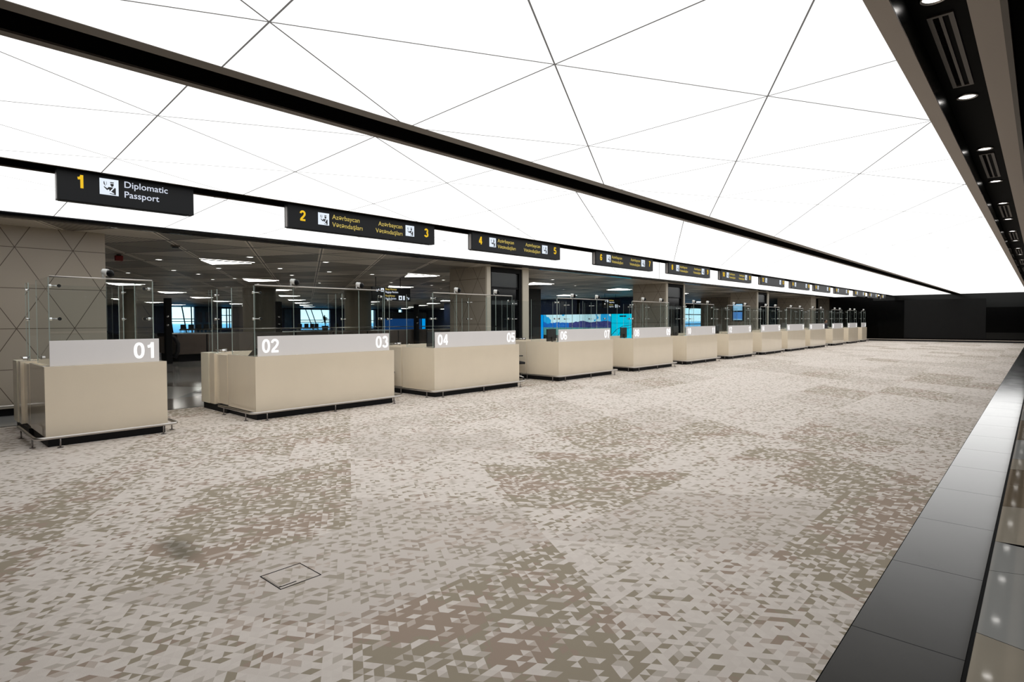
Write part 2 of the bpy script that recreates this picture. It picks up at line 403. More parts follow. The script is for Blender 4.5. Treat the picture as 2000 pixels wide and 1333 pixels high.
def tag(o, label, cat, group=None):
    o['label'] = label; o['category'] = cat
    if group: o['group'] = group
    return o
def thing(name, label, cat, loc=(0, 0, 0), group=None):
    o = bpy.data.objects.new(name, None); COL.objects.link(o); o.location = loc; o.empty_display_size = 0.2
    return tag(o, label, cat, group)
def struct(name, bm, mats, parent=None):
    o = obj(name, bm, mats, parent)
    if not parent: o['kind'] = 'structure'
    return o
def sbox(name, m, *a, bev=0.0, parent=None):
    bm = bmesh.new(); box(bm, *a, bev=bev); return struct(name, bm, m, parent)
def pbox(name, m, parent, *a, bev=0.0):
    bm = bmesh.new(); box(bm, *a, bev=bev); return obj(name, bm, m, parent)
def copy_tree(o, parent=None):
    c = o.copy(); COL.objects.link(c); c.parent = parent
    for ch in list(o.children): copy_tree(ch, c)
    return c

def text(name, body, size, loc, m, parent=None, align='LEFT', rot=(math.pi / 2, 0, 0), ext=0.0015, off=0.0, sx=1.0):
    c = bpy.data.curves.new(name, 'FONT'); c.body = body; c.size = size; c.extrude = ext; c.offset = off
    c.align_x = align; c.resolution_u = 4
    c.materials.append(MT[m])
    tmp = bpy.data.objects.new('tmp_text', c); COL.objects.link(tmp)
    bpy.context.view_layer.update()
    me = bpy.data.meshes.new_from_object(tmp.evaluated_get(bpy.context.evaluated_depsgraph_get()))
    bpy.data.objects.remove(tmp); bpy.data.curves.remove(c); me.name = name
    if not me.materials: me.materials.append(MT[m])
    o = bpy.data.objects.new(name, me); COL.objects.link(o); o.location = loc; o.rotation_euler = rot; o.scale = (sx, 1, 1)
    if parent: o.parent = parent
    return o

ORD = ['nearest', 'second', 'third', 'fourth', 'fifth', 'sixth', 'seventh', 'eighth', 'ninth', 'tenth', 'eleventh', 'twelfth', 'thirteenth',
       'fourteenth', 'fifteenth', 'sixteenth', 'seventeenth', 'eighteenth', 'nineteenth', 'twentieth', 'twenty-first', 'twenty-second',
       'twenty-third', 'twenty-fourth', 'twenty-fifth', 'twenty-sixth', 'twenty-seventh', 'twenty-eighth', 'twenty-ninth', 'thirtieth',
       'thirty-first', 'thirty-second', 'thirty-third', 'thirty-fourth', 'thirty-fifth', 'thirty-sixth', 'thirty-seventh', 'thirty-eighth', 'thirty-ninth', 'fortieth', 'forty-first', 'forty-second', 'forty-third', 'forty-fourth', 'forty-fifth', 'forty-sixth']

XW = 54.9          # far wall
ZC = 3.65          # luminous ceiling
ZH = 3.57          # hall ceiling
YE = 12.75         # end of carpet

# ------------------------------------------------------------------ floors
def in_poly(p, P):
    c = False
    for i in range(len(P)):
        (x1, y1), (x2, y2) = P[i], P[i - 1]
        if (y1 > p[1]) != (y2 > p[1]) and p[0] < (x2 - x1) * (p[1] - y1) / (y2 - y1) + x1: c = not c
    return c
DARK = [[(4.55, 4.75), (5.97, 4.75), (6.45, 3.86), (5.42, 2.61), (4.96, 2.65), (3.96, 3.22)],
        [(1.58, 2.76), (1.75, 2.98), (3.2, 2.98), (3.35, 2.36), (2.6, 1.33), (1.3, 1.33)],
        [(0.75, 4.5), (1.75, 6.2), (2.7, 6.7), (3.85, 6.55), (2.9, 4.9), (2.07, 4.42)],
        [(7.65, 3.03), (8.58, 2.5), (7.51, 0.9), (5.7, 0.8), (6.48, 1.57)],
        [(4.3, 1.32), (5.8, 1.32), (5.7, 0.7), (3.9, 0.7)],
        [(0.0, 5.2), (0.6, 6.2), (1.2, 7.6), (2.2, 7.4), (1.0, 5.9), (0.4, 4.6)]]
LIGHT = [[(2.9, 4.9), (3.85, 6.55), (4.6, 7.3), (6.2, 6.2), (5.97, 4.75), (4.55, 4.75), (3.9, 4.2)],
         [(0.8, 3.2), (1.58, 2.76), (1.3, 1.33), (0.4, 2.2)],
         [(3.35, 2.36), (3.9, 3.0), (4.9, 2.5), (4.3, 1.4), (3.0, 1.2)],
         [(5.5, 2.6), (6.45, 3.86), (7.6, 3.1), (6.5, 1.7)]]
MIDTONE = [[(1.2, 4.5), (2.07, 4.4), (2.9, 4.9), (3.9, 4.2), (3.96, 3.2), (3.3, 2.98), (1.75, 2.98), (1.1, 3.4)],
           [(4.0, 3.1), (4.96, 2.65), (5.42, 2.61), (6.5, 1.6), (5.8, 1.32), (4.3, 1.35), (3.7, 2.3)],
           [(3.82, 6.5), (4.5, 7.8), (5.6, 7.6), (6.6, 5.9), (5.9, 5.3)]]
def carpet():
    bm = bmesh.new()
    hl = bm.faces.layers.float.new('patch'); hh = bm.faces.layers.float.new('tone')
    X0, X1, Y0, Y1 = -2.4, XW, 0.78, YE
    a, h = 0.888, 0.72     # 12 small triangles per side, so patch edges follow the small pattern
    rr = random.Random(3); macro = {}
    j = 0; y = math.floor(Y0 / h) * h
    rows = []
    while y < Y1:
        i0 = int((X0 - 10) / a) - 12
        for i in range(i0, int(X1 / a) + 12):
            v = round(y / h)
            x = (i + v * 0.5) * a
            if x > X1 + 1 or x < X0 - 2: continue
            A, B, C_, D = (x, y), (x + a, y), (x + a * 0.5, y + h), (x + a * 1.5, y + h)
            for T in ((A, B, C_), (B, D, C_)):
                rows.append((T, i, v))
        y += h
    for T, i, v in rows:
        c = (sum(p[0] for p in T) / 3, sum(p[1] for p in T) / 3)
        # clip to rectangle
        P = list(T)
        for ax, lim, sgn in ((0, X0, 1), (0, X1, -1), (1, Y0, 1), (1, Y1, -1)):
            Q = []
            for k in range(len(P)):
                p, q = P[k], P[(k + 1) % len(P)]
                ip, iq = (p[ax] - lim) * sgn >= 0, (q[ax] - lim) * sgn >= 0
                if ip: Q.append(p)
                if ip != iq:
                    t = (lim - p[ax]) / (q[ax] - p[ax]); Q.append((p[0] + t * (q[0] - p[0]), p[1] + t * (q[1] - p[1])))
            P = Q
            if not P: break
        if len(P) < 3: continue
        try: f = bm.faces.new([bm.verts.new((x_, y_, 0)) for x_, y_ in P])
        except ValueError: continue
        key = (math.floor((i + 0.0) / 2), math.floor(v / 2))
        if key not in macro: macro[key] = rr.choice((0.06, 0.08, 0.10, 0.14, 0.25, 0.30, 0.52))
        dn = macro[key]
        if c[0] < 6.6 and c[1] < 7.5 or c[0] < 8.6 and c[1] < 3.5:
            dn = 0.165
            for P_ in LIGHT:
                if in_poly(c, P_): dn = 0.10
            for P_ in DARK:
                if in_poly(c, P_): dn = 0.60
        tn = 0.6 if dn == 0.25 else 0.0
        for P_ in MIDTONE:
            if in_poly(c, P_) and dn < 0.5: dn, tn = 0.24, 1.0
        f[hl] = dn; f[hh] = tn
    return struct('floor', bm, 'carpet')
carpet()
sbox('floor', 'recess', -2.4, XW, 0.25, YE, -0.25, -0.004)
# dark stone border, 3 mm below the carpet pile, then the polished concourse
sbox('floor', 'tile', -2.4, XW, 0.265, 0.775, -0.003, 0.0)
sbox('trim_1', 'recess', -2.4, XW, 0.245, 0.262, -0.003, 0.0015)
bm = bmesh.new()
J = [(-2.4, -2.4), (4.09, 3.1), (5.165, 6.4), (5.88, 5.3), (7.03, 8.2), (8.82, 10.2), (9.5, 10.8), (11.02, 13.0), (13.2, 14.0), (15.0, 17.5), (18, 20), (22, 23), (27, 29), (34, 33), (44, 45), (XW, XW)]
seq = [1, 0, 0, 1, 2, 1, 0, 2, 0, 1, 0, 2, 0, 1, 0]
for k in range(len(J) - 1):
    a0, b0 = J[k]; a1, b1 = J[k + 1]
    poly(bm, [(a0, 0.245, 0), (a1 - 0.006, 0.245, 0), (b1 - 0.006, -3.2, 0), (b0, -3.2, 0)], seq[k])
struct('floor', bm, ['stone_grey', 'stone_beige', 'stone_brown'])
sbox('floor', 'recess', -2.4, XW, -3.2, 0.25, -0.25, -0.003)
# hall floor beyond the desks
sbox('floor', 'hall_floor', -14, 80, YE + 0.08, 28.9, -0.1, 0.0)
sbox('floor', 'hall_floor', -14, 60, 28.9, 75, -0.1, 0.0)
sbox('trim_2', 'black_gloss', -2.4, XW, YE, YE + 0.08, -0.1, 0.004)

# ------------------------------------------------------------------ luminous ceiling and its slots
def slab(name, m, x0, x1, y0, y1, z0, z1): return sbox(name, m, x0, x1, y0, y1, z0, z1)
XB = 0.25          # where the luminous ceiling starts, just ahead of the photographer
def lum(y0, y1, m):
    bm = bmesh.new(); box(bm, XB, XW - 0.01, y0, y1, ZC, ZC + 0.02); return struct('ceiling', bm, m)
lum(0.81, 4.52, 'ceil_a'); lum(5.08, 8.80, 'ceil_b'); lum(9.30, 13.0, 'ceil_c')
slab('ceiling', 'charcoal', -2.4, XB, -3.2, 13.1, ZC, ZC + 0.2)
slab('ceiling', 'recess', XB, XW, -0.5, 13.1, ZC + 0.30, ZC + 0.4)
# middle slot: bronze edges, black channel
def channel(idx, y0, t0, y1, t1, mt=('trim', 'trim'), depth=0.16, x0=XB, inner='recess'):
    bm = bmesh.new()
    box(bm, x0, XW, y0, y0 + t0, ZC - 0.004, ZC + 0.012); struct('trim_%d' % idx, bm, mt[0])
    bm = bmesh.new()
    box(bm, x0, XW, y1 - t1, y1, ZC - 0.004, ZC + 0.012); struct('trim_%d' % (idx + 1), bm, mt[1])
    bm = bmesh.new()
    box(bm, x0, XW, y0 + t0 - 0.01, y0 + t0, ZC + 0.012, ZC + depth); box(bm, x0, XW, y1 - t1, y1 - t1 + 0.01, ZC + 0.012, ZC + depth); struct('ceiling', bm, inner); bm = bmesh.new()
    box(bm, x0, XW, y0 + t0 - 0.01, y1 - t1 + 0.01, ZC + depth, ZC + depth + 0.02); struct('ceiling', bm, 'recess')
channel(3, 4.52, 0.125, 5.08, 0.085)
channel(5, 8.80, 0.03, 9.30, 0.02)
channel(7, 0.21, 0.145, 0.81, 0.115, ('trim_light', 'trim_light'), depth=0.22, inner='slot_black')
# strip beyond the pale trim: dark gap and the concourse mesh ceiling
sbox('trim_9', 'trim', XB, XW, 0.175, 0.21, ZC - 0.004, ZC + 0.05)
bm = bmesh.new()
y = 0.08
while y > -3.2:
    y -= 0.06
xx = XB
while xx < XW:
    box(bm, xx, xx + 0.05, -3.2, 0.10, ZC + 0.10, ZC + 0.12)
    xx += 0.09
o = struct('ceiling', bm, 'corrugated')
sbox('ceiling', 'recess', XB, XW, -3.2, 0.175, ZC + 0.2, ZC + 0.3)
# fascia dropping to the hall ceiling
bm = bmesh.new()
prof = [(13.0, ZC + 0.02), (13.0, ZC - 0.015), (13.012, ZC - 0.045), (13.04, ZC - 0.07), (13.10, ZC - 0.082), (13.22, ZC - 0.084), (13.22, ZC + 0.02)]
for x_ in (0,):
    A = [bm.verts.new((-2.4, p[0], p[1])) for p in prof]; B = [bm.verts.new((XW + 4, p[0], p[1])) for p in prof]
    for k in range(len(prof)):
        f = bm.faces.new((A[k], A[(k + 1) % len(prof)], B[(k + 1) % len(prof)], B[k])); f.smooth = 0 < k < 4
    bm.faces.new(A); bm.faces.new(list(reversed(B)))
struct('trim_10', bm, 'black_gloss')
# hall ceiling
sbox('ceiling', 'hall_ceiling', -14, 80, 13.22, 28.9, ZH, ZH + 0.1)
sbox('ceiling', 'hall_ceiling', -14, 60, 28.9, 75, ZH, ZH + 0.1)

# ------------------------------------------------------------------ enclosing walls
sbox('wall_back', 'charcoal', -2.6, -2.4, -3.4, 13.0, -0.1, 4.2)
sbox('sky_block_right', 'charcoal', -2.6, 60, -3.4, -3.2, -0.1, 4.2)  # unseen, added on the open concourse side to keep sky light out
sbox('wall_hall_left', 'charcoal', -14.2, -14, 13.0, 75, -0.1, 4.0)
sbox('wall_hall_left', 'charcoal', -14, -2.4, 12.8, 13.0, -0.1, 4.0)
# far wall: black glass, charcoal centre panel, white floor strip
MT['wall_black'] = mat('black glazed wall', (0.0012, 0.0012, 0.0012), 0.15, spec=0.06, bump=0.005, bscale=2)
MT['wall_band'] = mat('black satin band', (0.006, 0.0065, 0.006), 0.12, spec=0.2, bump=0.005, bscale=2)
sbox('wall_far', 'wall_black', XW, XW + 0.2, -3.4, 13.2, -0.1, 4.2)
sbox('wall_far_panel', 'panelgrey', XW - 0.03, XW, 3.02, 8.05, 0.26, 3.26, bev=0.005)['kind'] = 'structure'
sbox('wall_far', 'wall_band', XW - 0.012, XW, -3.2, 10.2, 3.262, ZC)
sbox('wall_far', 'wall_band', XW - 0.012, XW, -3.2, 3.02, 0.26, 0.74)  # paler surround, leaves a black patch painted in as reflected openings
sbox('wall_far', 'wall_band', XW - 0.012, XW, -3.2, 3.02, 2.6, 3.262)
sbox('baseboard_far', 'black', XW - 0.05, XW, -3.2, 13.0, 0.0, 0.10)
sbox('trim_11', 'trim_light', XW - 0.055, XW, -3.2, 13.0, 0.115, 0.16)

# hall far walls with windows ------------------------------------------------
def wall_y(name, m, Yp, x0, x1, z0, z1, holes, t=0.3):
    """wall on plane Y=Yp with rectangular openings (x0,x1,z0,z1)"""
    bm = bmesh.new(); xs = x0
    for (a, b, c, d) in sorted(holes):
        if a > xs: box(bm, xs, a, Yp, Yp + t, z0, z1)
        if c > z0: box(bm, a, b, Yp, Yp + t, z0, c)
        if d < z1: box(bm, a, b, Yp, Yp + t, d, z1)
        xs = b
    if xs < x1: box(bm, xs, x1, Yp, Yp + t, z0, z1)
    return struct(name, bm, m)
HW = [(22.1, 24.9, 0.5, 3.5), (28.0, 29.2, 1.0, 3.35), (35.1, 35.6, 0.9, 3.3), (38.2, 42.6, 0.6, 3.35), (45.9, 47.2, 0.6, 3.2), (48.9, 50.1, 0.7, 3.4), (54.4, 55.1, 0.6, 3.5)]
wall_y('wall_hall_far', 'navy', 74, -14, 60, 0, ZH, HW)
wi = 1
MT['winframe'] = mat('dark window frame', (0.02, 0.04, 0.08), 0.4, bump=0.01)
def window(x0, x1, z0, z1, Yp, slants, bars):
    global wi
    n = 'window_%d' % wi; wi += 1
    root = bpy.data.objects.new(n, None); COL.objects.link(root); root['kind'] = 'structure'
    bm = bmesh.new()
    box(bm, x0, x1, Yp + 0.12, Yp + 0.15, z0, z1); obj('window_glass', bm, 'glass', root)
    bm = bmesh.new()
    for (xa, xb) in slants:
        w = 0.14
        poly(bm, [(xa, Yp + 0.05, z1), (xa + w, Yp + 0.05, z1), (xb + w, Yp + 0.05, z0), (xb, Yp + 0.05, z0)])
        f = bm.faces[-1] if False else None
    for zb in bars: box(bm, x0, x1, Yp + 0.02, Yp + 0.1, zb, zb + 0.09)
    bmesh.ops.solidify(bm, geom=[f for f in bm.faces if len(f.verts) == 4 and abs(f.normal.z) < 0.01 and abs(f.calc_center_median().y - (Yp + 0.05)) < 1e-4], thickness=0.08)
    obj('window_bar', bm, 'winframe', root)
window(22.1, 24.9, 0.5, 3.5, 74, [(22.15, 22.5), (23.5, 23.95), (24.5, 24.55)], [2.05, 1.75])
window(28.0, 29.2, 1.0, 3.35, 74, [(28.5, 28.5), (28.85, 28.85)], [2.5, 1.7])
window(35.1, 35.6, 0.9, 3.3, 74, [(35.15, 35.5)], [1.8])
window(38.2, 42.6, 0.6, 3.35, 74, [(38.9, 40.0), (39.7, 40.7), (41.2, 42.0)], [1.9, 1.6])
window(45.9, 47.2, 0.6, 3.2, 74, [(46.2, 46.2)], [1.6])
window(48.9, 50.1, 0.7, 3.4, 74, [(49.8, 49.8)], [1.8])
window(54.4, 55.1, 0.6, 3.5, 74, [], [1.7])
# blue wall pieces beside the big windows, with dark louvre panels
o = sbox('wall_hall_far', 'navy2', 24.95, 27.4, 73.9, 74.0, 0.4, 3.5)
for xa in (25.2, 26.05): sbox('wall_hall_far_panel', 'navy', xa, xa + 0.5, 73.84, 73.9, 1.7, 2.9)['kind'] = 'structure'
sbox('wall_hall_far', 'navy2', 35.9, 36.9, 73.9, 74.0, 0.8, 3.4)
# right part of the hall: window wall on Y=28.6, dark wall with video screens on X=39.6
RW = [(56.4, 58.0, 0.9, 3.0), (58.6, 65.0, 0.9, 3.05), (72.2, 75.6, 0.9, 3.2)]
wall_y('wall_hall_right', 'charcoal', 28.6, 45.0, 80, 0, ZH, RW)
window(56.4, 58.0, 0.9, 3.0, 28.6, [], [1.65]); window(58.6, 65.0, 0.9, 3.05, 28.6, [(60.0, 60.0)], [2.3, 1.25]); window(72.2, 75.6, 0.9, 3.2, 28.6, [], [2.3, 1.3])
sbox('wall_hall_end', 'navy', 79.8, 80.0, 13.2, 28.9, -0.1, 4)
sbox('wall_hall_end', 'navy', 59.8, 60.0, 46, 75, -0.1, 4)
sbox('wall_hall_end', 'navy', 39.9, 60.0, 45.8, 46.0, -0.1, 4)  # unseen closing wall, added so no sky leaks past the screens
sbox('wall_hall_end', 'navy', 44.8, 45.0, 28.9, 45.8, -0.1, 4)  # added out of view against sky light leaking in
sbox('wall_hall_screens', 'navy', 39.6, 39.9, 22.9, 46, 0, ZH)
sbox('wall_hall_screens', 'charcoal', 39.6, 45.2, 28.6, 28.9, 0, ZH)
sbox('wall_hall_kiosk', 'charcoal', 22.5, 25.9, 21.5, 24.5, 0, ZH)

# ------------------------------------------------------------------ wall cores along the row
def core(x0, x1, y0, y1, bay=None):
    root = bpy.data.objects.new('wall_left', None); COL.objects.link(root); root['kind'] = 'structure'
    bm = bmesh.new()
    if bay is None:
        box(bm, x0, x1, y0, y1, 0.14, ZH); obj('cladding', bm, 'core', root)
        pbox('plinth', 'black', root, x0 + 0.04, x1 - 0.04, y0 + 0.05, y1, 0.0, 0.14)
        return root
    b0, b1 = bay
    box(bm, x0, b0 - 0.16, y0 + 0.0, y1, 0.0, ZH); obj('cladding', bm, 'core', root)
    bm = bmesh.new(); box(bm, x0 - 0.004, b0, y0 - 0.02, y0 + 0.05, 0, ZH); box(bm, b1 + 0.14, x1, y0 - 0.02, y1 - 0.3, 0, ZH); obj('edge_strip', bm, 'core_strip', root)
    bm = bmesh.new(); box(bm, b0, b0 + 0.09, y0 + 0.02, y0 + 0.14, 0, ZH); box(bm, b1, b1 + 0.14, y0 + 0.02, y0 + 0.2, 0, ZH); box(bm, b0, b1, y0 + 0.02, y0 + 0.14, ZH - 0.16, ZH)
    for zz in (2.86, 2.45): box(bm, b0 + 0.09, b1, y0 + 0.05, y0 + 0.13, zz, zz + 0.03)
    obj('bay_frame', bm, 'black', root)
    bm = bmesh.new(); box(bm, b0 + 0.09, b1, y0 + 0.10, y0 + 0.13, 0, ZH - 0.16); obj('bay_glass', bm, 'black_gloss', root)
    bm = bmesh.new()
    box(bm, b0 + 0.12, b1 - 0.02, y0 + 0.088, y0 + 0.10, 2.92, 3.38); box(bm, b0 + 0.12, b1 - 0.02, y0 + 0.088, y0 + 0.10, 2.30, 2.47); obj('bay_reflection', bm, 'reflection_grey', root)  # grey boxes painted in as ceiling reflections on the bay glass
    bm = bmesh.new(); box(bm, b0 - 0.1, b1 + 0.2, y0 + 0.14, y1, 0, ZH); obj('core_body', bm, 'charcoal', root)
    return root
MT['reflection_grey'] = mat('grey reflection band', (0.05, 0.055, 0.058), 0.3, bump=0.01)
core(-1.2, 3.10, 14.2, 16.0)
core(13.62, 15.75, 13.66, 15.5, (13.80, 15.28))
core(26.1, 28.12, 13.66, 15.5, (26.28, 27.85))
core(38.7, 40.9, 13.75, 15.5, (38.9, 40.45))
core(50.9, 52.3, 13.8, 16.4)
sbox('wall_left', 'recess', 52.3, 56.0, 14.6, 16.4, 0, ZH)
core(56.0, 58.6, 13.7, 16.0)
sbox('wall_left', 'core_strip', 57.9, 58.6, 13.62, 13.7, 0, ZH)
sbox('wall_left', 'recess', 58.6, 80, 13.3, 13.6, 0, ZH)
# taller block behind, between the cores
core(46.2, 49.2, 18.7, 21.0)
sbox('wall_left', 'recess', XW + 0.2, 80, 13.0, 13.22, -0.1, 4.0)  # added blind behind the far wall, stops sky lighting the cladding
sbox('ceiling', 'recess', XW, 60, -3.4, 13.2, 4.0, 4.1)  # unseen lid added over the same gap against sky light

# ------------------------------------------------------------------ downlights and vents of the right-hand slot
ZS = ZC + 0.22
def downlight(name, root_loc, r, parent=None):
    root = thing(name, '', 'downlight', root_loc)
    bm = bmesh.new()
    n = 24
    prof = [(r, 0.0), (r, -0.012), (r * 0.80, -0.014), (r * 0.76, 0.0), (r * 0.70, 0.02)]
    rings = [[bm.verts.new((q * math.cos(2 * math.pi * k / n), q * math.sin(2 * math.pi * k / n), z)) for k in range(n)] for q, z in prof]
    for a, b in zip(rings, rings[1:]):
        for k in range(n): bm.faces.new((a[k], a[(k + 1) % n], b[(k + 1) % n], b[k])).smooth = True
    obj('ring', bm, 'steel', root)
    bm = bmesh.new(); cyl(bm, (0, 0, -0.002), r * 0.74, 0.006, seg=24); obj('lamp', bm, 'downlight', root)
    return root
GS = 'round downlights in the black slot on the right'
base = downlight('downlight', (0, 0, 0), 0.085)
xs = [2.43 + 2.29 * k for k in range(23)]
for i, x_ in enumerate(xs):
    o = base if i == 0 else copy_tree(base)
    # measured on the slot's own level
    o.location = (x_, 0.55, ZS)
    o['label'] = '%s round downlight in the black ceiling slot at the right edge' % (ORD[i]) ; o['group'] = GS
bm = bmesh.new()
GV = 'slotted air grilles in the black slot on the right'
def vent_mesh():
    root = thing('air_grille', '', 'grille')
    bm = bmesh.new()
    L, Wd = 1.66, 0.15
    box(bm, 0, L, -Wd / 2, -0.045, -0.012, 0); box(bm, 0, L, 0.045, Wd / 2, -0.012, 0); box(bm, 0, L, -0.01, 0.01, -0.012, 0)
    box(bm, 0, 0.03, -0.045, 0.045, -0.012, 0); box(bm, L - 0.03, L, -0.045, 0.045, -0.012, 0)
    obj('frame', bm, 'trim', root)
    bm = bmesh.new()
    for k in range(53): box(bm, 0.04 + k * 0.03, 0.043 + k * 0.03, 0.012, 0.044, -0.009, 0)
    obj('grille', bm, 'black', root)
    return root
v0 = vent_mesh()
for i in range(11):
    o = v0 if i == 0 else copy_tree(v0)
    o.location = (4.72 + 4.58 * i + 0.28, 0.55, ZS)
    o['label'] = '%s long slotted air grille between downlights in the black slot' % ORD[i]; o['group'] = GV

# ------------------------------------------------------------------ grotesque numerals drawn as ribbons
def _ell(cx, cy, rx, ry, a0, a1, n=18, p=2.3):
    out = []
    for k in range(n + 1):
        t = math.radians(a0 + (a1 - a0) * k / n); c, s_ = math.cos(t), math.sin(t)
        out.append((cx + rx * math.copysign(abs(c) ** (2 / p), c), cy + ry * math.copysign(abs(s_) ** (2 / p), s_)))
    return out
DIG = {
    '0': [_ell(0.29, 0.5, 0.21, 0.42, 0, 360, 36)],
    '1': [[(0.36, 0.0), (0.36, 1.0)], [(0.10, 0.73), (0.22, 0.75), (0.31, 0.82), (0.36, 0.94)]],
    '2': [_ell(0.29, 0.69, 0.21, 0.23, 175, 0, 16) + [(0.48, 0.60), (0.36, 0.42), (0.16, 0.22), (0.09, 0.08)], [(0.02, 0.08), (0.56, 0.08)]],
    '3': [_ell(0.28, 0.72, 0.19, 0.20, 165, -85, 16), _ell(0.28, 0.29, 0.22, 0.21, 85, -165, 18)],
    '4': [[(0.42, 0.0), (0.42, 1.0)], [(0.40, 0.95), (0.08, 0.33)], [(0.02, 0.29), (0.58, 0.29)]],
    '5': [[(0.52, 0.92), (0.14, 0.92), (0.10, 0.50)], _ell(0.28, 0.33, 0.22, 0.25, 150, -160, 18)],
    '6': [_ell(0.29, 0.30, 0.21, 0.22, 0, 360, 28), [(0.08, 0.32), (0.09, 0.55), (0.13, 0.78), (0.22, 0.90), (0.33, 0.92), (0.44, 0.88), (0.50, 0.76)]],
    '7': [[(0.02, 0.92), (0.54, 0.92)], [(0.50, 0.90), (0.34, 0.62), (0.24, 0.30), (0.21, 0.0)]],
    '8': [_ell(0.29, 0.72, 0.19, 0.20, 0, 360, 26), _ell(0.29, 0.29, 0.22, 0.22, 0, 360, 28)],
    '9': [_ell(0.29, 0.70, 0.21, 0.22, 0, 360, 28), [(0.50, 0.68), (0.49, 0.45), (0.45, 0.22), (0.36, 0.10), (0.25, 0.08), (0.14, 0.12), (0.08, 0.24)]],
}
def numeral(name, body, h, loc, m, parent, align='LEFT', w=0.082, adv=0.66):
    bm = bmesh.new(); tot = adv * len(body) - (adv - 0.58)
    ox = 0 if align == 'LEFT' else -tot * h
    lay = 0.0
    for i, ch in enumerate(body):
        for st in DIG[ch]:
            pts = [Vector((ox + (i * adv + a) * h, b * h)) for a, b in st]
            closed = (pts[0] - pts[-1]).length < 1e-5
            if closed: pts = pts[:-1]
            n = len(pts); L = []; lay += 0.00015
            for k, p in enumerate(pts):
                a = pts[k - 1] if (k > 0 or closed) else p
                b = pts[(k + 1) % n] if (k < n - 1 or closed) else p
                d1 = (p - a).normalized() if (p - a).length > 1e-9 else (b - p).normalized()
                d2 = (b - p).normalized() if (b - p).length > 1e-9 else d1
                d = (d1 + d2).normalized(); nrm = Vector((-d.y, d.x)); sc = 1 / max(0.6, nrm.dot(Vector((-d1.y, d1.x))))
                L.append((p + nrm * w * h * sc, p - nrm * w * h * sc))
            V = [(bm.verts.new((q[0].x, -lay, q[0].y)), bm.verts.new((q[1].x, -lay, q[1].y))) for q in L]
            B = [(bm.verts.new((q[0].x, 0.003, q[0].y)), bm.verts.new((q[1].x, 0.003, q[1].y))) for q in L]
            for k in range(n if closed else n - 1):
                j = (k + 1) % n
                bm.faces.new((V[k][0], V[k][1], V[j][1], V[j][0])); bm.faces.new((V[k][0], V[j][0], B[j][0], B[k][0])); bm.faces.new((V[k][1], B[k][1], B[j][1], V[j][1]))
    return obj(name, bm, m, parent, loc)

# ------------------------------------------------------------------ passport desks
DX = [(1.487, 3.01), (4.405, 7.36), (8.47, 11.37), (13.07, 15.91), (17.19, 20.03), (21.18, 24.05), (25.28, 28.17), (29.38, 32.36),
      (33.33, 36.52), (37.5, 40.82), (42.55, 45.43), (46.78, 49.68), (51.0, 52.66)]
YF = 10.19; YB = 11.40; ZT = 1.13; ZP = 1.49; ZG = 2.39
NUMS = ['01'] + [('%02d' % (2 * k), '%02d' % (2 * k + 1)) for k in range(1, 12)] + ['24']
def puck(bm, c, axis):
    cyl(bm, c, 0.024, 0.034, axis, 12)
GD = 'passport control desks in one long row'
GC = 'white security cameras on top of the glass screens'
GM = 'black monitors standing on the desks'
cam_i = 0
def make_camera():
    root = thing('security_camera', '', 'camera')
    rot = Matrix.Rotation(math.radians(35), 3, 'X')
    bm = bmesh.new(); tube(bm, [(0.0, 0.055, 0.10), (0, 0.045, 0.10), (0, -0.02, 0.082), (0, -0.035, 0.080)], [0.02, 0.040, 0.052, 0.050], 16)
    obj('housing', bm, 'plastic_white', root)
    bm = bmesh.new(); ball(bm, (0.006, -0.062, 0.066), 0.056, 1.05, 0.8, 0.98); obj('lens', bm, 'lens_black', root)
    bm = bmesh.new(); tube(bm, [(0, 0.03, 0.0), (0, 0.045, 0.03), (0, 0.04, 0.075)], 0.014, 8); cyl(bm, (0, 0.03, 0.004), 0.028, 0.008); obj('bracket', bm, 'plastic_white', root)
    return root
cam0 = make_camera()
cam_used = [False]
def place_camera(x_, y_, z_, label, rz):
    o = copy_tree(cam0) if cam_used[0] else cam0
    cam_used[0] = True
    o.location = (x_, y_, z_); o.rotation_euler = (0, 0, rz); o['label'] = label; o['group'] = GC
def make_monitor():
    root = thing('monitor', '', 'monitor')
    bm = bmesh.new(); box(bm, -0.25, 0.25, -0.02, 0.02, 0.37, 0.74, bev=0.006); obj('monitor_case', bm, 'plastic_black', root)
    bm = bmesh.new(); box(bm, -0.235, 0.235, 0.0205, 0.022, 0.385, 0.725); obj('screen', bm, 'black_gloss', root)
    bm = bmesh.new(); box(bm, -0.03, 0.03, -0.05, -0.021, 0.012, 0.5); box(bm, -0.11, 0.11, -0.09, 0.07, 0.0, 0.012, bev=0.003); obj('stand', bm, 'plastic_black', root)
    return root
mon0 = make_monitor(); mon_used = [False]

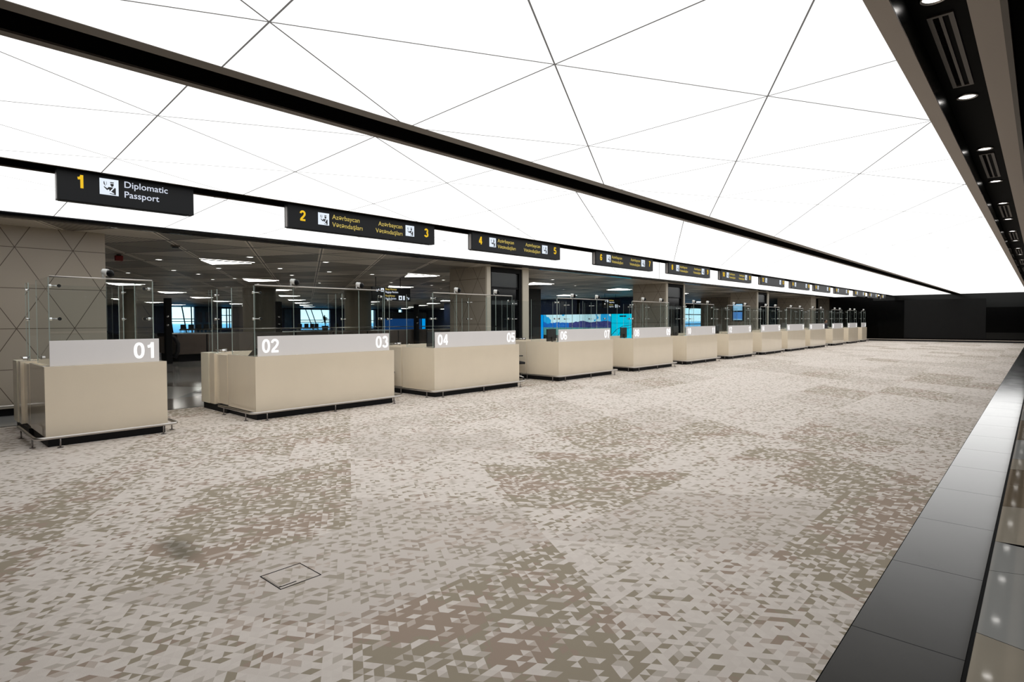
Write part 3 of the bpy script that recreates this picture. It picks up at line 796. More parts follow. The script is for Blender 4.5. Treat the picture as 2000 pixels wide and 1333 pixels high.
def desk(i):
    x0, x1 = DX[i]; nums = NUMS[i]; w = x1 - x0
    nm = nums if isinstance(nums, str) else ' and '.join(nums)
    lab = 'beige passport desk with glass screen and lit number%s %s on its front panel' % ('' if isinstance(nums, str) else 's', nm)
    if i == 12: lab = 'short beige passport desk at the far end of the row, beside the black wall'
    D = thing('passport_desk', lab, 'desk', (x0, YF, 0), GD)
    # local coordinates: origin at front-left corner on the floor
    d = YB - YF
    bm = bmesh.new()
    box(bm, 0, w, 0, 0.04, 0.14, ZT, bev=0.002)
    obj('front_panel', bm, 'laminate', D)
    bm = bmesh.new(); box(bm, 0.0, 0.035, 0.042, d, 0.14, ZT, bev=0.002); obj('side_panel', bm, 'laminate', D)
    bm = bmesh.new(); box(bm, w - 0.035, w, 0.042, d, 0.14, ZT, bev=0.002); obj('side_panel', bm, 'laminate', D)
    bm = bmesh.new(); box(bm, 0.036, w - 0.036, 0.042, 0.45, ZT - 0.03, ZT - 0.002, bev=0.002); obj('ledge', bm, 'laminate', D)
    bm = bmesh.new(); box(bm, 0.036, w - 0.036, 0.46, d - 0.1, 0.72, 0.75, bev=0.002); obj('worktop', bm, 'laminate', D)
    bm = bmesh.new(); box(bm, 0.03, w - 0.03, 0.03, d + 0.02, 0.0, 0.138); box(bm, -0.02, 0.22, d + 0.02, 2.4, 0.0, 0.12); obj('plinth', bm, 'black', D)
    # number panel with digits
    bm = bmesh.new(); box(bm, 0.07, w - 0.09, 0.045, 0.07, ZT, ZP, bev=0.003); P = obj('number_panel', bm, 'panel', D)
    zt = ZT + 0.06; sz = 0.245
    if isinstance(nums, str):
        numeral('digits', nums, sz, (w - 0.13, 0.043, zt) if i == 0 else (w - 0.13, 0.043, zt), 'digits', P, 'RIGHT')
    else:
        numeral('digits', nums[0], sz, (0.145, 0.043, zt), 'digits', P, 'LEFT')
        numeral('digits', nums[1], sz, (w - 0.12, 0.043, zt), 'digits', P, 'RIGHT')
    # glass: front panes, side pane, rear side pane
    if i == 0: cuts = [0.09, 0.76, w - 0.16]
    elif i == 12: cuts = [0.10, w * 0.5, w - 0.2]
    else: cuts = [0.04, 0.76, w - 0.80, w - 0.18]
    def pane(x_0, x_1, y_0, y_1, z_0, z_1):
        bm = bmesh.new(); box(bm, x_0, x_1, y_0, y_1, z_0, z_1)
        for f in bm.faces:      # green-grey edges
            ar = f.calc_area(); f.material_index = 1 if ar < 0.04 else 0
        return obj('glass_pane', bm, ['glass', 'glass_edge'], D)
    for a, b in zip(cuts, cuts[1:]):
        pane(a + 0.004, b - 0.004, 0.075, 0.087, ZP + 0.13, ZG)
        pane(a + 0.004, b - 0.004, 0.075, 0.087, ZT + 0.01, ZP + 0.105)
    pane(cuts[0] - 0.015, cuts[0] - 0.003, 0.092, 1.06, ZT + 0.005, ZG)
    pane(cuts[-1] + 0.003, cuts[-1] + 0.015, 0.092, 1.06, ZT + 0.005, ZG)
    pane(cuts[0] - 0.015, cuts[0] - 0.003, 1.76, 2.04, ZT + 0.01, ZG)
    pane(cuts[-1] + 0.003, cuts[-1] + 0.015, 1.76, 2.04, ZT + 0.01, ZG)
    pane(cuts[0] + 0.03, cuts[-1] - 0.03, 2.30, 2.312, ZT + 0.01, ZG)
    bm = bmesh.new(); tube(bm, [(cuts[0], 0.081, ZG + 0.008), (cuts[-1], 0.081, ZG + 0.008)], 0.011, 8); obj('top_rail', bm, 'steel', D)
    # clamps
    for zc in (2.27, 1.80):
        for xc, sgn in ((cuts[0], 1), (cuts[-1], -1)):
            bm = bmesh.new()
            puck(bm, (xc + sgn * 0.11, 0.105, zc), 'Y'); puck(bm, (xc + sgn * 0.02, 0.19, zc), 'X')
            tube(bm, [(xc + sgn * 0.11, 0.12, zc), (xc + sgn * 0.03, 0.19, zc)], 0.008, 6)
            obj('glass_clamp', bm, 'chrome', D)
            bm = bmesh.new()
            puck(bm, (xc - sgn * 0.02, 1.83, zc), 'X')
            tube(bm, [(xc - sgn * 0.02, 1.83, zc), (xc - sgn * 0.02, 1.62, zc)], 0.008, 6)
            obj('glass_clamp', bm, 'chrome', D)
    # low gate with lever handle, rear pedestal and rear panel
    g = cuts[0] - 0.03
    bm = bmesh.new(); box(bm, 0.0, 0.03, d + 0.03, 1.74, 0.16, ZT - 0.02, bev=0.002); G = obj('gate', bm, 'laminate', D)
    bm = bmesh.new()
    cyl(bm, (-0.03, d + 0.12, 1.20), 0.025, 0.06, 'X', 12); tube(bm, [(-0.05, d + 0.12, 1.20), (-0.05, d + 0.42, 1.205)], 0.012, 8)
    box(bm, -0.015, 0.012, d + 0.05, d + 0.19, 1.17, 1.235, bev=0.004); obj('lever_handle', bm, 'chrome', G)
    bm = bmesh.new(); box(bm, -0.04, 0.19, 1.77, 2.0, 0.13, ZT, bev=0.002); obj('pedestal', bm, 'laminate', D)
    bm = bmesh.new(); box(bm, -0.055, 0.19, 2.02, 2.42, 0.13, ZT, bev=0.002); obj('pedestal', bm, 'laminate_end', D)
    bm = bmesh.new(); box(bm, 0.20, w, 2.28, 2.38, 0.13, ZT, bev=0.002); obj('rear_panel', bm, 'laminate', D)
    # bumper rail and its feet
    r = 0.10
    pts = [(-0.13, d + 0.12, 0.15), (-0.13, -0.13 + r, 0.15)] + arc((-0.13, -0.13 + r, 0.15), (-0.13 + r, -0.13, 0.15), (-0.13, -0.13, 0.15))[1:] + \
          [(w + 0.11 - r, -0.13, 0.15)] + arc((w + 0.11 - r, -0.13, 0.15), (w + 0.11, -0.13 + r, 0.15), (w + 0.11, -0.13, 0.15))[1:] + [(w + 0.11, 0.35, 0.15)]
    bm = bmesh.new(); tube(bm, pts, 0.021, 10); RL = obj('bumper_rail', bm, 'steel', D)
    feet = [(0.14, -0.13), (w - 0.1, -0.13), (w + 0.11, 0.18), (-0.13, 0.12), (-0.13, d - 0.12)]
    if w > 2: feet.append((w / 2, -0.13))
    for fx, fy in feet:
        bm = bmesh.new(); tube(bm, [(fx, fy, 0.0), (fx, fy, 0.14)], 0.010, 8); cyl(bm, (fx, fy, 0.005), 0.035, 0.01, seg=14); obj('rail_foot', bm, 'steel_dark', D)
    # cameras at the pane joints
    joints = cuts[1:-1]
    for k, c in enumerate(joints):
        side = '' if len(joints) == 1 else ('left ' if k == 0 else 'right ')
        place_camera(x0 + c, YF + 0.081, ZG + 0.018, '%swhite camera with a black lens on the glass above desk %s' % (side, nm), 0.75)
    # monitor seen from behind at the left end
    if i >= 2:
        o = copy_tree(mon0) if mon_used[0] else mon0
        mon_used[0] = True
        o.location = (x0 + 0.66, YF + 0.80, 0.751); o.rotation_euler = (0, 0, 0.12)
        o['label'] = 'black monitor behind the number panel at the left end of desk %s' % nm; o['group'] = GM
    return D
for i in range(13): desk(i)
# desk 02: slanted document reader arm and a keypad
t = thing('desk_lamp', 'slim dark slanted arm rising behind the left corner of desk 02', 'arm', (4.62, 11.0, 0.75))
bm = bmesh.new(); tube(bm, [(0, 0, 0.0), (0, 0, 0.3)], 0.012, 8); cyl(bm, (0, 0, 0.006), 0.07, 0.012); obj('stem', bm, 'plastic_black', t)
bm = bmesh.new(); box(bm, -0.06, 0.06, -0.01, 0.01, 0, 0.30, bev=0.004); o = obj('arm', bm, 'plastic_black', t, (0, 0, 0.27)); o.rotation_euler = (0.6, 0.5, 0)
t.name = 'document_reader'; t['category'] = 'reader'

# ------------------------------------------------------------------ office chairs behind the desks
def office_chair():
    c = thing('office_chair', '', 'chair')
    bm = bmesh.new(); box(bm, -0.24, 0.24, -0.23, 0.23, 0.46, 0.53, bev=0.025); obj('seat', bm, 'fabric', c)
    bm = bmesh.new()
    n = 9; A = []
    for k in range(n):
        z = 0.60 + 0.62 * k / (n - 1); yy = 0.24 + 0.06 * math.sin(k / (n - 1) * 3.1) * -1 + 0.10 * k / (n - 1); hw = 0.23 - 0.05 * (k / (n - 1)) ** 3
        A.append((z, yy, hw))
    rows_ = [[bm.verts.new((s * hw, yy - 0.05 * (1 - abs(s)) * -1, z)) for s in (-1, -0.5, 0, 0.5, 1)] for z, yy, hw in A]
    for r0, r1 in zip(rows_, rows_[1:]):
        for k in range(4): bm.faces.new((r0[k], r0[k + 1], r1[k + 1], r1[k])).smooth = True
    bmesh.ops.solidify(bm, geom=list(bm.faces), thickness=0.03); obj('backrest', bm, 'fabric', c)
    bm = bmesh.new(); tube(bm, [(0, 0.22, 0.48), (0, 0.31, 0.55), (0, 0.30, 0.75)], 0.02, 8); obj('back_support', bm, 'plastic_black', c)
    for s in (-1, 1):
        bm = bmesh.new(); tube(bm, [(s * 0.24, 0.05, 0.49), (s * 0.29, 0.05, 0.52), (s * 0.29, 0.02, 0.70)], 0.013, 8); box(bm, s * 0.29 - 0.03, s * 0.29 + 0.03, -0.12, 0.14, 0.70, 0.73, bev=0.01); obj('armrest', bm, 'plastic_black', c)
    bm = bmesh.new(); tube(bm, [(0, 0, 0.12), (0, 0, 0.46)], 0.028, 10); obj('gas_lift', bm, 'chrome', c)
    for k in range(5):
        a = 2 * math.pi * k / 5
        bm = bmesh.new(); tube(bm, [(0.02 * math.cos(a), 0.02 * math.sin(a), 0.13), (0.29 * math.cos(a), 0.29 * math.sin(a), 0.075)], [0.022, 0.014], 8); L = obj('base_leg', bm, 'chrome', c)
        bm = bmesh.new(); cyl(bm, (0.29 * math.cos(a), 0.29 * math.sin(a), 0.028), 0.027, 0.03, 'Y', 12); obj('caster', bm, 'plastic_black', L)
    return c
ch0 = office_chair()
spots = [(8.12, 11.75, 0.4, 'black office chair on a chrome base between desk 03 and desk 04'),
         (12.72, 11.55, 1.1, 'black office chair in the gap between desk 05 and desk 06'),
         (18.3, 11.65, 0.9, 'black office chair seen in the gap between desk 07 and desk 08'),
         (30.6, 11.9, 0.6, 'black office chair behind desk 14 and 15')]
for k, (x_, y_, rz, lb) in enumerate(spots[:3]):
    o = ch0 if k == 0 else copy_tree(ch0)
    o.location = (x_, y_, 0); o.rotation_euler = (0, 0, rz); o['label'] = lb; o['group'] = 'office chairs behind the desks'

# ------------------------------------------------------------------ person seated behind the far desks
def person():
    p = thing('person', 'person in dark uniform with dark hair standing behind the gap between desks 20 and 22', 'person', (45.05, 11.25, 0))
    def blob(bm, c, r, sx, sy, sz): ball(bm, c, r, sx, sy, sz, 16, 10)
    bm = bmesh.new()
    blob(bm, (0, 0, 0.98), 0.16, 1.0, 0.72, 1.1); blob(bm, (0, 0, 1.18), 0.15, 1.05, 0.75, 1.3); blob(bm, (0, 0, 1.37), 0.16, 1.2, 0.68, 0.75)
    tube(bm, [(0, 0, 1.42), (0, -0.005, 1.56)], [0.062, 0.05], 12)
    blob(bm, (0, -0.01, 1.635), 0.092, 0.83, 1.0, 1.22); blob(bm, (0, -0.05, 1.575), 0.05, 0.9, 0.8, 0.8); blob(bm, (0, -0.105, 1.62), 0.014, 0.9, 1.2, 1.7)
    for s_ in (-1, 1):
        blob(bm, (s_ * 0.078, 0.0, 1.63), 0.02, 0.5, 1, 1.5)
        tube(bm, [(s_ * 0.19, 0, 1.41), (s_ * 0.22, -0.01, 1.14), (s_ * 0.16, -0.24, 1.06)], [0.055, 0.042, 0.028], 10)
        blob(bm, (s_ * 0.145, -0.29, 1.055), 0.036, 0.9, 1.2, 0.5)
        for k in range(4):
            tube(bm, [(s_ * 0.145 + (k - 1.5) * 0.018, -0.31, 1.055), (s_ * 0.14 + (k - 1.5) * 0.021, -0.365 - 0.006 * (1.5 - abs(k - 1.5)), 1.05), (s_ * 0.14 + (k - 1.5) * 0.021, -0.385, 1.035)], 0.0085, 6)
        tube(bm, [(s_ * 0.12, -0.28, 1.055), (s_ * 0.095, -0.33, 1.05)], 0.0095, 6)
        tube(bm, [(s_ * 0.09, 0, 0.96), (s_ * 0.105, -0.02, 0.50), (s_ * 0.11, 0.01, 0.08)], [0.095, 0.065, 0.042], 12)
        blob(bm, (s_ * 0.11, -0.06, 0.045), 0.045, 0.95, 2.4, 0.9)
    b = obj('body', bm, 'skin', p)
    md = b.modifiers.new('r', 'REMESH'); md.mode = 'VOXEL'; md.voxel_size = 0.009; md.use_smooth_shade = True
    bm = bmesh.new(); ball(bm, (0, 0.014, 1.662), 0.098, 0.9, 1.02, 1.12, 18, 12)
    bmesh.ops.delete(bm, geom=[v for v in bm.verts if (v.co.y < -0.04 and v.co.z < 1.69) or v.co.z < 1.58], context='VERTS'); obj('hair', bm, 'hair', p)
    bm = bmesh.new()
    for s_ in (-1, 1): blob(bm, (s_ * 0.032, -0.094, 1.645), 0.010, 1.2, 0.5, 0.8)
    obj('eyes', bm, 'hair', p)
    bm = bmesh.new(); box(bm, -0.022, 0.022, -0.096, -0.09, 1.578, 1.585, bev=0.002); obj('mouth', bm, 'red', p)
    bm = bmesh.new()
    blob(bm, (0, 0, 0.98), 0.172, 1.03, 0.75, 1.1); blob(bm, (0, 0, 1.18), 0.163, 1.07, 0.78, 1.3); blob(bm, (0, 0, 1.37), 0.172, 1.22, 0.72, 0.74)
    for s_ in (-1, 1): tube(bm, [(s_ * 0.19, 0, 1.42), (s_ * 0.222, -0.01, 1.14), (s_ * 0.168, -0.22, 1.065)], [0.068, 0.054, 0.040], 12)
    j = obj('jacket', bm, 'shirt', p); md = j.modifiers.new('r', 'REMESH'); md.mode = 'VOXEL'; md.voxel_size = 0.012; md.use_smooth_shade = True
    bm = bmesh.new()
    for s_ in (-1, 1): tube(bm, [(s_ * 0.09, 0, 0.97), (s_ * 0.105, -0.02, 0.50), (s_ * 0.11, 0.01, 0.07)], [0.108, 0.08, 0.058], 12)
    obj('trousers', bm, 'shirt', p)
    bm = bmesh.new(); tube(bm, [(-0.055, -0.05, 1.47), (0, -0.105, 1.43), (0.055, -0.05, 1.47)], 0.013, 6); obj('collar', bm, 'shirt_white', p)
    return p
person()

# ------------------------------------------------------------------ overhead lane signs
SX = [(1.47, 3.02), (4.42, 7.45), (8.48, 11.52), (13.10, 16.22), (17.25, 20.42), (21.40, 24.50), (25.62, 28.70), (29.7, 32.7), (33.6, 36.7), (37.8, 41.0), (42.6, 45.6), (46.8, 49.7), (51.0, 52.6)]
YS = 8.93; ZSB = 3.27
def icon(parent, x_, z_, s):
    """lit square with an officer checking a document"""
    bm = bmesh.new(); box(bm, x_, x_ + s, -0.006, 0, z_, z_ + s); I = obj('icon_square', bm, 'icon', parent)
    bm = bmesh.new()
    def P(pts): poly(bm, [(x_ + a / 100 * s, -0.0075, z_ + (100 - b) / 100 * s) for a, b in pts])
    P([(54, 20), (58, 17), (74, 17), (76, 20), (74, 23), (55, 23)])                      # cap
    P([(56, 27), (74, 27), (74, 38), (69, 46), (62, 46), (57, 38)])                      # face
    P([(20, 20), (24, 17), (28, 38), (32, 44), (28, 44), (21, 34)])                      # booklet dark leaf
    P([(32, 17), (37, 20), (37, 36), (34, 40), (35, 22)])
    P([(20, 52), (24, 49), (40, 60), (46, 50), (72, 50), (52, 78), (50, 66), (44, 66), (39, 72)])  # arm and chest
    P([(80, 50), (85, 54), (85, 96), (52, 92), (52, 88), (76, 90), (76, 86), (60, 78)])      # body with sash
    obj('pictogram', bm, 'icon_black', I)
def sign(k):
    x0, x1 = SX[k]; w = x1 - x0; n = NUMS[k]
    names = '1' if k == 0 else (' and '.join(str(int(q)) for q in n) if not isinstance(n, str) else str(int(n)))
    lab = 'black hanging lane sign reading 1 Diplomatic Passport' if k == 0 else 'black hanging lane sign with lit numbers %s above the desk %s' % (names, '%s' % (n if isinstance(n, str) else n[0]))
    s = thing('lane_sign', lab, 'sign', (x0, YS, ZSB), 'hanging lane signs over the desks')
    h = ZC - ZSB + 0.16
    bm = bmesh.new(); box(bm, 0, w, 0, 0.13, 0, h, bev=0.003); box(bm, 0.02, w - 0.06, 0.02, 0.11, -0.008, 0.0); obj('sign_case', bm, 'signface', s)
    bm = bmesh.new(); box(bm, -0.003, 0.0, 0.03, 0.10, 0.01, 0.33); obj('end_strip', bm, 'signcap', s)
    if k == 0:
        numeral('lane_number', '1', 0.165, (0.19, -0.002, 0.17), 'yellow', s, 'LEFT', w=0.095)
        icon(s, 0.435, 0.13, 0.205)
        text('lettering', 'Diplomatic', 0.118, (0.70, -0.002, 0.255), 'white_letter', s, off=0.0005)
        text('lettering', 'Passport', 0.118, (0.70, -0.002, 0.125), 'white_letter', s, off=0.0005)
        return
    a = str(int(n[0])) if not isinstance(n, str) else str(int(n))
    numeral('lane_number', a, 0.165, (0.20 if len(a) == 1 else 0.13, -0.002, 0.13), 'yellow', s, 'LEFT', w=0.095)
    icon(s, 0.52, 0.105, 0.20)
    if k < 6:
        text('lettering', 'Azərbaycan', 0.113, (0.78, -0.002, 0.225), 'yellow2', s)
        text('lettering', 'Vətəndaşları', 0.113, (0.78, -0.002, 0.095), 'yellow2', s)
    if not isinstance(n, str):
        b = str(int(n[1]))
        numeral('lane_number', b, 0.165, (w - 0.16 if len(b) == 1 else w - 0.10, -0.002, 0.13), 'yellow', s, 'RIGHT', w=0.095)
        icon(s, w - 0.71, 0.105, 0.20)
        if k < 6:
            text('lettering', 'Azərbaycan', 0.113, (w - 0.78, -0.002, 0.225), 'yellow2', s, 'RIGHT')
            text('lettering', 'Vətəndaşları', 0.113, (w - 0.78, -0.002, 0.095), 'yellow2', s, 'RIGHT')
for k in range(13): sign(k)

# ------------------------------------------------------------------ carpet access cover
t = thing('floor_access_cover', 'square carpeted access cover with dark cut edges and a lifting notch', 'cover', (1.855, 3.78, 0.0))
bm = bmesh.new()
g = 0.147
for (xa, xb, ya, yb) in ((-g, g, -g, -g + 0.006), (-g, g, g - 0.006, g), (g - 0.005, g, -g, g), (-g, -g + 0.006, -g, g), (-g + 0.01, -g + 0.13, -g + 0.035, -g + 0.042)):
    box(bm, xa, xb, ya, yb, 0.0005, 0.0022)
obj('cover_edge', bm, 'recess', t)
bm = bmesh.new(); box(bm, -g + 0.012, -g + 0.03, -0.1, 0.12, 0.0005, 0.003); obj('worn_edge', bm, 'trim_light', t)
t.rotation_euler = (0, 0, 0.02)

# ------------------------------------------------------------------ hall ceiling lights
GL = 'triangular light panels in the hall ceiling'
def tri_light():
    bm = bmesh.new()
    a, h = 1.58, 1.27
    vs = [(0, 0), (a, 0), (a * 0.5, h)]
    A = [bm.verts.new((x_, y_, -0.03)) for x_, y_ in vs]; B = [bm.verts.new((x_, y_, 0.0)) for x_, y_ in vs]
    bm.faces.new(A); bm.faces.new(B)
    for k in range(3): bm.faces.new((A[k], A[(k + 1) % 3], B[(k + 1) % 3], B[k]))
    root = thing('triangular_ceiling_light', '', 'ceiling light'); obj('diffuser', bm, 'hall_light', root)
    bm = bmesh.new()
    for k in range(3):
        p, q = vs[k], vs[(k + 1) % 3]; tube(bm, [(p[0], p[1], -0.02), (q[0], q[1], -0.02)], 0.018, 6)
    obj('frame', bm, 'trim', root)
    return root
tl = tri_light(); cnt = 0
pos = []
for j in range(0, 8):
    for k in range(-3, 9):
        x_, y_ = 6.16 + 7.4 * k + 4.1 * j, 17.85 + 7.0 * j
        x_ -= 0.0
        if -2 < x_ < 70 and y_ < 72 and x_ / y_ < 2.4 and not (39 < x_ < 46 and y_ > 16 and y_ < 20) and x_ / y_ > 0.12: pos.append((x_, y_))
pos.sort(key=lambda p: (p[1], p[0]))
rown = {}
for n_, (x_, y_) in enumerate(pos):
    o = tl if n_ == 0 else copy_tree(tl)
    o.location = (x_, y_, ZH)
    j = round((y_ - 17.85) / 7)
    rown.setdefault(j, 0); c = rown[j]; rown[j] += 1
    rn = ['front', 'second', 'third', 'fourth', 'fifth', 'sixth', 'seventh', 'rearmost'][j]
    o['label'] = 'white triangular light panel, %s from the left in the %s row of the hall ceiling' % (['first', *ORD[1:]][c], rn)
    o['group'] = GL
base2 = downlight('hall_downlight', (0, 0, 0), 0.125)
DLP = [(5.43, 18.91), (6.98, 16.39), (9.18, 16.17), (7.7, 20.56), (9.19, 19.2), (11.06, 19.24), (12.82, 19.12), (16.8, 19.55), (10.82, 21.63), (6.91, 22.47),
       (16.16, 22.54), (18.89, 22.9), (6.1, 24.78), (9.97, 24.94), (13.96, 25.18), (21.22, 24.88), (9.55, 26.19), (18.17, 28.48), (18.9, 17.2), (20.1, 16.0),
       (24.5, 18.0), (31.0, 18.2), (12.0, 31.0), (15.5, 36.0), (20.0, 33.0), (24.0, 38.0), (18.0, 44.0), (27.0, 31.0), (31.5, 25.0), (34.0, 20.0), (36.5, 17.0), (43.5, 16.2), (8.1, 23.6), (12.2, 27.8), (15.0, 29.6), (11.4, 34.5), (17.3, 34.0), (13.2, 39.0), (24.4, 27.6), (22.5, 21.3), (26.9, 20.6), (29.6, 29.5), (16.5, 50.0), (22.0, 48.0)]
for n_, (x_, y_) in enumerate(sorted(DLP, key=lambda p: p[0] / p[1])):
    o = base2 if n_ == 0 else copy_tree(base2)
    o.location = (x_, y_, ZH)
    o['label'] = 'small round downlight in the dark hall ceiling, %s from the left' % (['first', *ORD[1:]][n_])
    o['group'] = 'small round downlights of the hall ceiling'
# smoke detector and red beacon near the first core
t = thing('smoke_detector', 'dark round detector on the hall ceiling right of the clad wall', 'detector', (4.72, 15.2, ZH))
bm = bmesh.new(); cyl(bm, (0, 0, -0.015), 0.10, 0.03, seg=20); obj('base', bm, 'trim', t)
bm = bmesh.new(); cyl(bm, (0, 0, -0.045), 0.07, 0.03, seg=20, r2=0.075); obj('sensor', bm, 'plastic_black', t)
t = thing('alarm_beacon', 'small red alarm beacon under the hall ceiling', 'beacon', (4.3, 18.3, ZH))
bm = bmesh.new(); box(bm, -0.09, 0.09, -0.06, 0.06, -0.17, -0.03, bev=0.015); obj('lens', bm, 'red', t)
bm = bmesh.new(); box(bm, -0.05, 0.05, -0.04, 0.04, -0.03, 0.0); obj('mount', bm, 'plastic_black', t)

# ------------------------------------------------------------------ hall furniture
def column(x_, y_, r, lab):
    t = thing('column', lab, 'column', (x_, y_, 0), 'round columns standing in the hall')
    bm = bmesh.new()
    cyl(bm, (0, 0, ZH / 2), r, ZH, seg=40); obj('shaft', bm, 'col_taupe', t)
    bm = bmesh.new(); cyl(bm, (0, 0, 0.06), r + 0.02, 0.12, seg=40); obj('base_ring', bm, 'black', t)
MT['col_taupe'] = mat('olive taupe column', (0.28, 0.25, 0.19), 0.4, mottled=0.05)
column(13.9, 31.5, 0.85, 'thick taupe column rising behind desk 02')
column(19.6, 30.8, 0.8, 'thick taupe column behind desk 03, near the baggage sign')
column(9.2, 37.5, 0.4, 'slim taupe column seen through the glass of desk 01')
def dark_post(x_, y_, lab):
    t = thing('partition_post', lab, 'post', (x_, y_, 0), 'dark posts with two chrome knobs')
    bm = bmesh.new(); box(bm, -0.12, 0.12, -0.12, 0.12, 0, 2.75, bev=0.01); obj('post_body', bm, 'black', t)
    for z_ in (1.62, 1.98):
        bm = bmesh.new(); ball(bm, (-0.05, -0.13, z_), 0.055); obj('knob', bm, 'chrome', t)
dark_post(8.05, 27.0, 'dark post with chrome knobs left of the bright window')
dark_post(13.4, 28.2, 'dark post with chrome knobs between the column and the far window')
dark_post(21.5, 27.5, 'dark post with chrome knobs below the baggage sign')
# baggage belt enclosure: brown wall with black kick and glass rail on top
t = thing('baggage_belt', 'long brown baggage belt enclosure with black base and curved end', 'conveyor', (8.6, 27.7, 0))
bm = bmesh.new(); box(bm, 0, 17.0, 0, 2.6, 0.32, 1.22, bev=0.02); obj('body', bm, 'brown', t)
bm = bmesh.new(); box(bm, 0.1, 17.0, 0.12, 2.5, 0.0, 0.32); obj('kick_base', bm, 'black', t)
bm = bmesh.new(); tube(bm, [(0.15, 0.1, 1.42), (17.0, 0.1, 1.42)], 0.025, 8); obj('rail', bm, 'steel', t)
bm = bmesh.new(); box(bm, 0.2, 17.0, 0.09, 0.11, 1.22, 1.40); obj('glass_upstand', bm, 'glass', t)
bm = bmesh.new()
tube(bm, [(-0.75, -0.05, 1.2), (-0.35, -0.05, 1.2), (-0.12, -0.05, 1.08), (0.02, -0.05, 0.8), (0.0, -0.05, 0.45), (-0.12, -0.05, 0.2)], 0.085, 10); obj('curved_end', bm, 'plastic_black', t)
for k in range(8):
    bm = bmesh.new(); box(bm, 1.2 + 2.1 * k, 1.24 + 2.1 * k, -0.02, 0.0, 0.32, 1.2); obj('panel_joint', bm, 'black', t)
# lounge platform, seats, table, plant
sbox('floor', 'charcoal', 16, 60, 60.5, 73.9, 0.0, 0.5)['kind'] = 'structure'
def lounge_seat():
    c = thing('lounge_seat', '', 'seat')
    bm = bmesh.new(); box(bm, -0.27, 0.27, -0.02, 0.05, 0.36, 0.98, bev=0.03); obj('backrest', bm, 'plastic_black', c)
    bm = bmesh.new(); box(bm, -0.27, 0.27, -0.5, 0.0, 0.36, 0.44, bev=0.03); obj('seat_pad', bm, 'plastic_black', c)
    for s in (-1, 1):
        bm = bmesh.new(); tube(bm, [(s * 0.2, -0.4, 0), (s * 0.2, -0.3, 0.38)], 0.02, 6); obj('leg', bm, 'steel', c)
        bm = bmesh.new(); tube(bm, [(s * 0.2, 0.0, 0), (s * 0.2, -0.08, 0.38)], 0.02, 6); obj('leg', bm, 'steel', c)
    return c
ls = lounge_seat()
lx = [21.7, 22.45, 23.2, 23.95, 24.7, 25.3, 36.0, 36.9, 37.7, 38.3, 41.2]
for k, x_ in enumerate(lx):
    o = ls if k == 0 else copy_tree(ls)
    o.location = (x_ * 66 / 70 if k > 5 else x_ - 0.6, 66, 0.5); o.rotation_euler = (0, 0, math.pi)
    nth = (['first', *ORD[1:]][k]) if k < 6 else (['first', *ORD[1:]][k - 6])
    o['label'] = 'black lounge seat, %s from the left below the %s bright hall window' % (nth, 'left' if k < 6 else 'right')
    o['group'] = 'black lounge seats in front of the hall windows'
def plant(x_, y_, z_, lab):
    t = thing('potted_plant', lab, 'plant', (x_, y_, z_), 'dark potted plants in the hall')
    bm = bmesh.new(); cyl(bm, (0, 0, 0.35), 0.30, 0.7, seg=20, r2=0.42); obj('pot', bm, 'plastic_black', t)
    bm = bmesh.new(); tube(bm, [(0, 0, 0.65), (0.03, 0, 1.1), (0, 0, 1.5)], 0.035, 7); obj('stem', bm, 'leaf', t)
    bm = bmesh.new(); rr = random.Random(5)
    for q in range(60):
        a = rr.uniform(0, 6.28); el_ = rr.uniform(-0.3, 1.2); L = rr.uniform(0.45, 0.8)
        d_ = Vector((math.cos(a) * math.cos(el_), math.sin(a) * math.cos(el_), math.sin(el_)))
        b_ = Vector((0, 0, rr.uniform(1.1, 1.6))); s_ = d_.cross(Vector((0, 0, 1))).normalized() * 0.06
        m1, m2 = b_ + d_ * L * 0.55 + Vector((0, 0, 0.06)), b_ + d_ * L - Vector((0, 0, 0.12))
        v = [bm.verts.new(p) for p in (b_, m1 + s_, m2, m1 - s_)]
        bm.faces.new(v)
    bmesh.ops.solidify(bm, geom=list(bm.faces), thickness=0.008)
    obj('foliage', bm, 'leaf', t)
plant(37.0, 65.5, 0.5, 'dark leafy potted plant against the right bright window')
plant(42.2, 66, 0.5, 'dark potted plant against a narrow blue window behind desk 03')
# video wall with its side panels
XV = 39.38
t = thing('video_wall', 'wide blue video wall showing mountains and sky behind desk 06', 'screen', (XV, 25.4, 0))
bm = bmesh.new(); box(bm, 0.02, 0.2, 0.0, 7.0, 0.3, 2.27); obj('screen_frame', bm, 'black', t)
bm = bmesh.new(); box(bm, 0.0, 0.02, 0.02, 6.98, 0.5, 2.25); obj('display', bm, 'screen', t)
t = thing('light_box', 'tall narrow azure lit panel left of the video wall', 'panel', (XV, 32.42, 0), 'lit panels beside the video wall')
bm = bmesh.new(); box(bm, 0.02, 0.2, 0, 0.34, 0.0, 2.27); obj('case', bm, 'black', t)
bm = bmesh.new(); box(bm, 0.0, 0.02, 0.01, 0.33, 0.1, 2.25); obj('face', bm, 'azure', t)
t = thing('light_box', 'bright cyan lit panel with a dark curved line right of the video wall', 'panel', (XV, 23.5, 0), 'lit panels beside the video wall')
bm = bmesh.new(); box(bm, 0.02, 0.2, 0, 1.88, 0.0, 2.27); obj('case', bm, 'black', t)
bm = bmesh.new(); box(bm, 0.0, 0.02, 0.02, 1.86, 0.1, 2.25); f = obj('face', bm, 'cyan', t)
bm = bmesh.new()
cv = [(-0.012, 1.86, 0.55), (-0.012, 1.4, 1.0), (-0.012, 0.8, 1.28), (-0.012, 0.02, 1.38)]
